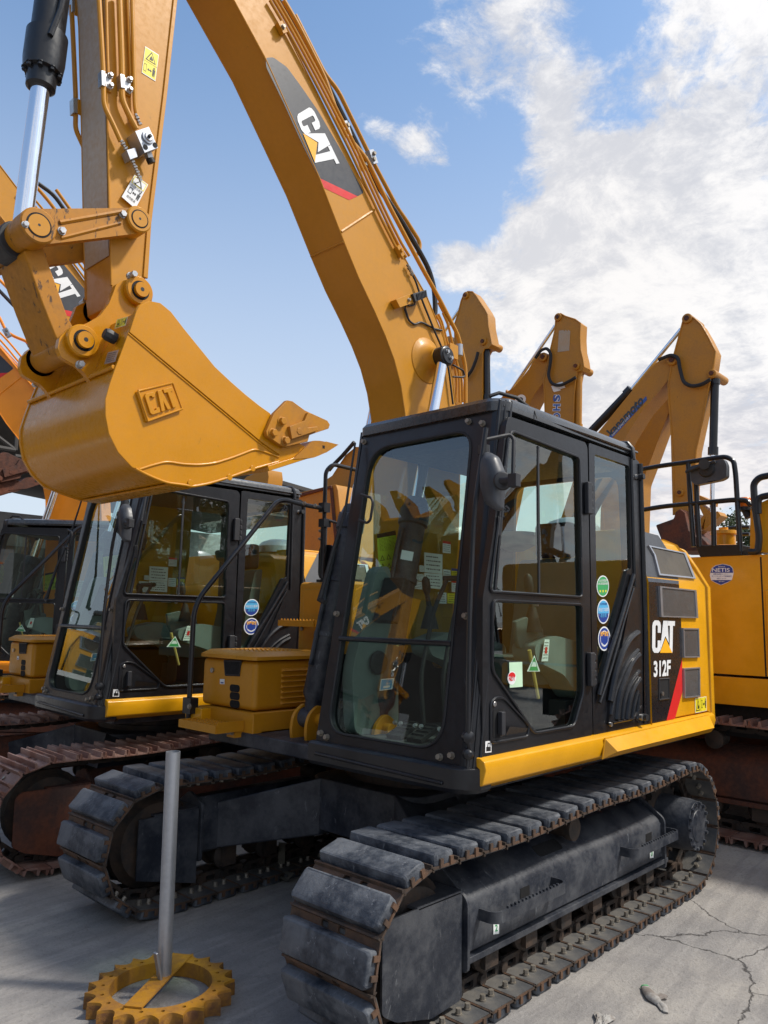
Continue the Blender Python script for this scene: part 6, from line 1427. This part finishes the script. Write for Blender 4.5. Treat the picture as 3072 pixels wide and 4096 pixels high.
def crumple(name, cx_, cy_, sx, sy, h_, mat, seed, label, cat, rot=0, n=14):
    rnd = random.Random(seed); vs = []; fs = []
    for i in range(n+1):
        for j in range(n+1):
            u_, v_ = i/n*2-1, j/n*2-1; r = max(0, 1-(u_*u_+v_*v_)*.62)
            a = u_*sx*(1+.25*sin(4*v_+seed)); b_ = v_*sy*(1+.3*sin(3*u_+seed*2)); z = h_*(.25+.75*abs(sin(3.1*u_+2*v_*seed)*cos(2.7*v_-u_+seed)))*r**.6+rnd.uniform(0, .004)+.003
            x = a*cos(rot)-b_*sin(rot); y_ = a*sin(rot)+b_*cos(rot); vs.append((x, y_, z))
    for i in range(n):
        for j in range(n): o = i*(n+1)+j; fs.append((o, o+n+1, o+n+2, o+1))
    m = MB().mat(mat); m.add(vs, fs); o = m.obj(name, smooth=60); o.location = (cx_, cy_, 0); tag(o, label, cat); return o
gl = MB().mat('rag')
def rg(pts, r): gl.tube([U(px__, py__, 'z', z__) for px__, py__, z__ in pts], r, 10)
rg([(2578, 3945, .012), (2592, 3960, .018), (2612, 3985, .020), (2632, 4002, .016), (2642, 4006, .010)], [.020, .026, .031, .026, .015])
rg([(2625, 3985, .014), (2648, 3978, .018), (2668, 3984, .014)], [.016, .019, .013])
rg([(2640, 4005, .012), (2655, 4022, .013), (2662, 4045, .010)], [.016, .018, .011]); rg([(2622, 4000, .01), (2640, 4018, .011), (2652, 4040, .008)], [.012, .013, .008])
gl.mat('green'); gl.cyl(U(2576, 3943, 'z', .012), U(2579, 3946, 'z', .012), .0215, .022, n=14)
for v_i, v_ in enumerate(gl.v): gl.v[v_i] = (v_[0]+.003*sin(v_[1]*260), v_[1]+.003*sin(v_[0]*240), max(.002, v_[2]*.55+.002*sin(v_[0]*300+v_[1]*170)))
tag(gl.obj('glove', smooth=60), 'crumpled dirty grey work glove with a green cuff on the concrete at lower right', 'glove')
crumple('plastic_scrap', .655, 1.56, .06, .035, .02, 'rag', 5, 'pale scrap of plastic film at the bottom edge of the concrete', 'litter', .3)
st_ = MB().mat('strap')
rnd = random.Random(11)
def ribbon(m, pts, w):
    P = [Vector(p) for p in pts]; vs = []; fs = []
    for i, p in enumerate(P):
        d_ = (P[min(i+1, len(P)-1)]-P[max(i-1, 0)]).normalized(); s_ = d_.cross(Vector((.3*sin(i), .3*cos(i*1.7), 1))).normalized()*w; vs += [p-s_, p+s_]
    for i in range(len(P)-1): fs.append((2*i, 2*i+1, 2*i+3, 2*i+2))
    m.add(vs, fs)
for k in range(4):
    a = k*1.7; c0 = Vector((.50+.06*cos(a), -.83+.05*sin(a), 0)); ribbon(st_, [c0+Vector((.05*k*cos(t*.9+a)+.02*t-.12, .09*sin(t*.8+a), .015+.05*abs(sin(t*.7+a)))) for t in range(12)], .022)
ribbon(st_, [(.42-.05*t*.35, -.88-.02*t, .04+.14*sin(t*.5)) for t in range(9)], .025)
tag(st_.obj('lifting_strap', smooth=60), 'frayed brown lifting strap heaped between the two tracks of the near machine', 'strap')
for i, (x, y_, w_, l_, r_) in enumerate(((-.10, -.60, .03, .13, .5), (-.55, -.42, .025, .09, .9))):
    pass

# ================================================================== hall, trees, neighbours behind the photographer
hall = thing('open_hall', 'long dark roofed open steel hall behind the machines on the left', 'hall', (-12, -24, 0))
A_, B_ = U(-1200, 1700, 'y', -20), U(1070, 1905, 'y', -20); C_ = U(1235, 1960, 'y', -20); D_ = U(1300, 1985, 'y', -20)
m = MB().mat('roof_dark'); m.add([(6, -20, 8.6), (B_.x, -20, B_.z), (D_.x-4, -20, D_.z-.2), (D_.x-4, -34, D_.z-.2), (B_.x, -34, B_.z), (6, -34, 8.6), (6, -20, 8.45), (B_.x, -20, B_.z-.15), (D_.x-4, -20, D_.z-.35), (D_.x-4, -34, D_.z-.35), (B_.x, -34, B_.z-.15), (6, -34, 8.45)],
    [(0, 5, 4, 1), (1, 4, 3, 2), (6, 7, 10, 11), (7, 8, 9, 10), (0, 1, 7, 6), (1, 2, 8, 7), (2, 3, 9, 8), (5, 0, 6, 11)]); attach(m.obj('roof', smooth=0), hall)
m = MB().mat('roof_dark')
xs_ = [6-i*2.2 for i in range(14)]
def rz_(x): return (8.6+(B_.z-8.6)*(6-x)/(6-B_.x)) if x > B_.x else B_.z+(D_.z-.2-B_.z)*(B_.x-x)/(B_.x-D_.x+4)
for i in range(13):
    a, b = xs_[i], xs_[i+1]; m.tube([(a, -20.1, rz_(a)-.2), (b, -20.1, rz_(a)-1.5)], .06, 6); m.tube([(b, -20.1, rz_(a)-1.5), (b, -20.1, rz_(b)-.2)], .06, 6); m.tube([(a, -20.1, rz_(a)-1.5), (b, -20.1, rz_(a)-1.5)], .07, 6)
attach(m.obj('roof_truss'), hall)
for x in (5, -2, -9, -16, -22):
    m = MB().mat('roof_dark'); m.bb(x-.15, x+.15, -20.3, -20.0, 0, rz_(x)-.3); attach(m.obj('column'), hall)
m = MB().mat('wall_far'); m.bb(-24, 6, -34.2, -34, 0, 6.2); attach(m.obj('back_wall'), hall)
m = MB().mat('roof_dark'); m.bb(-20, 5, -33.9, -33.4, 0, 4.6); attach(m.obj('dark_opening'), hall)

def make_tree(label, loc, h, r, seed, nleaf=5200, group='trees beyond the yard'):
    rnd = random.Random(seed); root = thing('tree', label, 'tree', loc, rnd.uniform(0, 6), group)
    T = MB().mat('bark'); T.tube([(0, 0, 0), (.1, .05, h*.35), (-.05, .1, h*.7), (0, 0, h*.93)], [.22*h/7, .17*h/7, .09*h/7, .02], 8)
    tips = []
    for k in range(16):
        z = h*(.28+.6*k/16); a = k*2.4; L = r*(1.05-.55*(k/16))*rnd.uniform(.6, 1.); p = Vector((L*cos(a), L*sin(a), z+L*.45)); T.tube([(0, 0, z), p*.5+Vector((0, 0, z*.5-.1)), p], [.05*h/7, .03*h/7, .012], 5); tips += [p, p*.6+Vector((0, 0, z*.4))]
    T.obj('trunk', root)
    Lf = MB().mat('leaf'); cl = [t+Vector((rnd.gauss(0, .3), rnd.gauss(0, .3), rnd.gauss(0, .3)))*r*.35 for t in tips for _ in range(2)]
    for i in range(nleaf):
        c = rnd.choice(cl); v = Vector((rnd.gauss(0, 1), rnd.gauss(0, 1), rnd.gauss(0, .8)))*r*.16; p = c+v; s_ = rnd.uniform(.05, .11)*h/7
        a = Vector((rnd.gauss(0, 1), rnd.gauss(0, 1), rnd.gauss(0, 1))).normalized(); b = a.orthogonal().normalized()
        Lf.add([p-a*s_, p+b*s_*.5, p+a*s_, p-b*s_*.5], [(0, 1, 2, 3)])
    Lf.obj('crown', root, smooth=0); return root
w = U(2975, 2480, 'x', -25)
t1 = make_tree('tall slender tree seen between the handrail and the yellow machine at the right edge', (-25, w.y, 0), 5.9, 1.1, 3, 7000)
def tree_copy(loc, s, label):
    c = copy_tree(t1); c.location = loc; c.scale = (s*1.3, s*1.3, s); c['label'] = label; c.rotation_euler = (0, 0, loc[0]); return c
# behind the photographer: what the side windows mirror
for i, (loc, s) in enumerate((((-14, 24, 0), 1.3), ((-10, 26, 0), 1.5), ((-17, 22, 0), 1.2), ((-21, 27, 0), 1.6))): 
    c = tree_copy(loc, s, 'tree beyond the yard, seen only as a reflection in the cab windows')
for i, (loc, rz) in enumerate((((-4.2, 10.5, 0), radians(-100)), ((-8.2, 10.8, 0), radians(-95)), ((-12.5, 11.5, 0), radians(-98)))):
    c = copy_tree(second, None); c.location = loc; c.rotation_euler = (0, 0, rz); c['label'] = 'excavator of the row opposite, seen only as a reflection in the cab windows'; c['group'] = 'excavators opposite'
for loc, rz in (((4.6, -10.6, 0), radians(-20)), ((8.6, -9.0, 0), radians(10)), ((11.5, -4.5, 0), radians(170))):
    c = copy_tree(second, None); c.location = loc; c.rotation_euler = (0, 0, rz); c['label'] = 'excavator beyond the left edge, seen only as a reflection in the cab windscreens'; c['group'] = 'excavators outside the view'
car = thing('parked_car', 'white car parked behind the photographer, seen only as a reflection in a cab window', 'car', (3.6, -7.0, 0), radians(20))
prof = [(-2.2, .35), (-2.25, .75), (-2.1, 1.0), (-1.5, 1.08), (-.95, 1.46), (.55, 1.48), (1.25, 1.05), (2.0, .92), (2.25, .7), (2.25, .35)]
m = MB().mat('car_paint'); m.plate(rpoly(prof, .15, 4), [circ(-1.4, .33, .34, 18), circ(1.4, .33, .34, 18)] if False else None, lambda a, b: Vector((a, .88, b)), (0, 1, 0), 1.76); cb_ = m.obj('body', car, bevel=.12, seg=4)
m = MB().mat('inside'); 
for s in (.885, -.885): m.flat(rpoly([(-1.4, 1.06), (-.9, 1.40), (.5, 1.42), (1.1, 1.06)], .06, 3), s if s > 0 else s+.01, .01)
m.obj('side_window', car)
for x in (-1.4, 1.4):
    for s in (-.80, .80):
        m = MB().mat('hose'); m.cyl((x, s-.11, .33), (x, s+.11, .33), .33, n=28); wh = m.obj('wheel', car, bevel=.03); m = MB().mat('steel'); m.cyl((x, s-.115, .33), (x, s+.115, .33), .2, n=20); m.obj('rim', wh)

shed = thing('warehouse', 'grey brown steel warehouse beyond the yard, seen only reflected in the cab windows', 'warehouse', (22, -12, 0))
m = MB().mat('roof_dark'); m.bb(16, 28, -34, 4, 0, 8.2); wl = attach(m.obj('wall'), shed)
m = MB().mat('wall_far')
for k in range(6): m.bb(15.96, 16.0, -32+k*6, -30.2+k*6, 2.2, 3.6)
attach(m.obj('window', smooth=0), shed)
m = MB().mat('wall_far'); m.add([(15.5, -34.5, 8.2), (15.5, 4.5, 8.2), (22, 4.5, 10.2), (22, -34.5, 10.2), (28.5, -34.5, 8.2), (28.5, 4.5, 8.2)], [(0, 1, 2, 3), (3, 2, 5, 4), (1, 5, 2), (0, 3, 4), (0, 4, 5, 1)]); attach(m.obj('roof', smooth=0), shed)
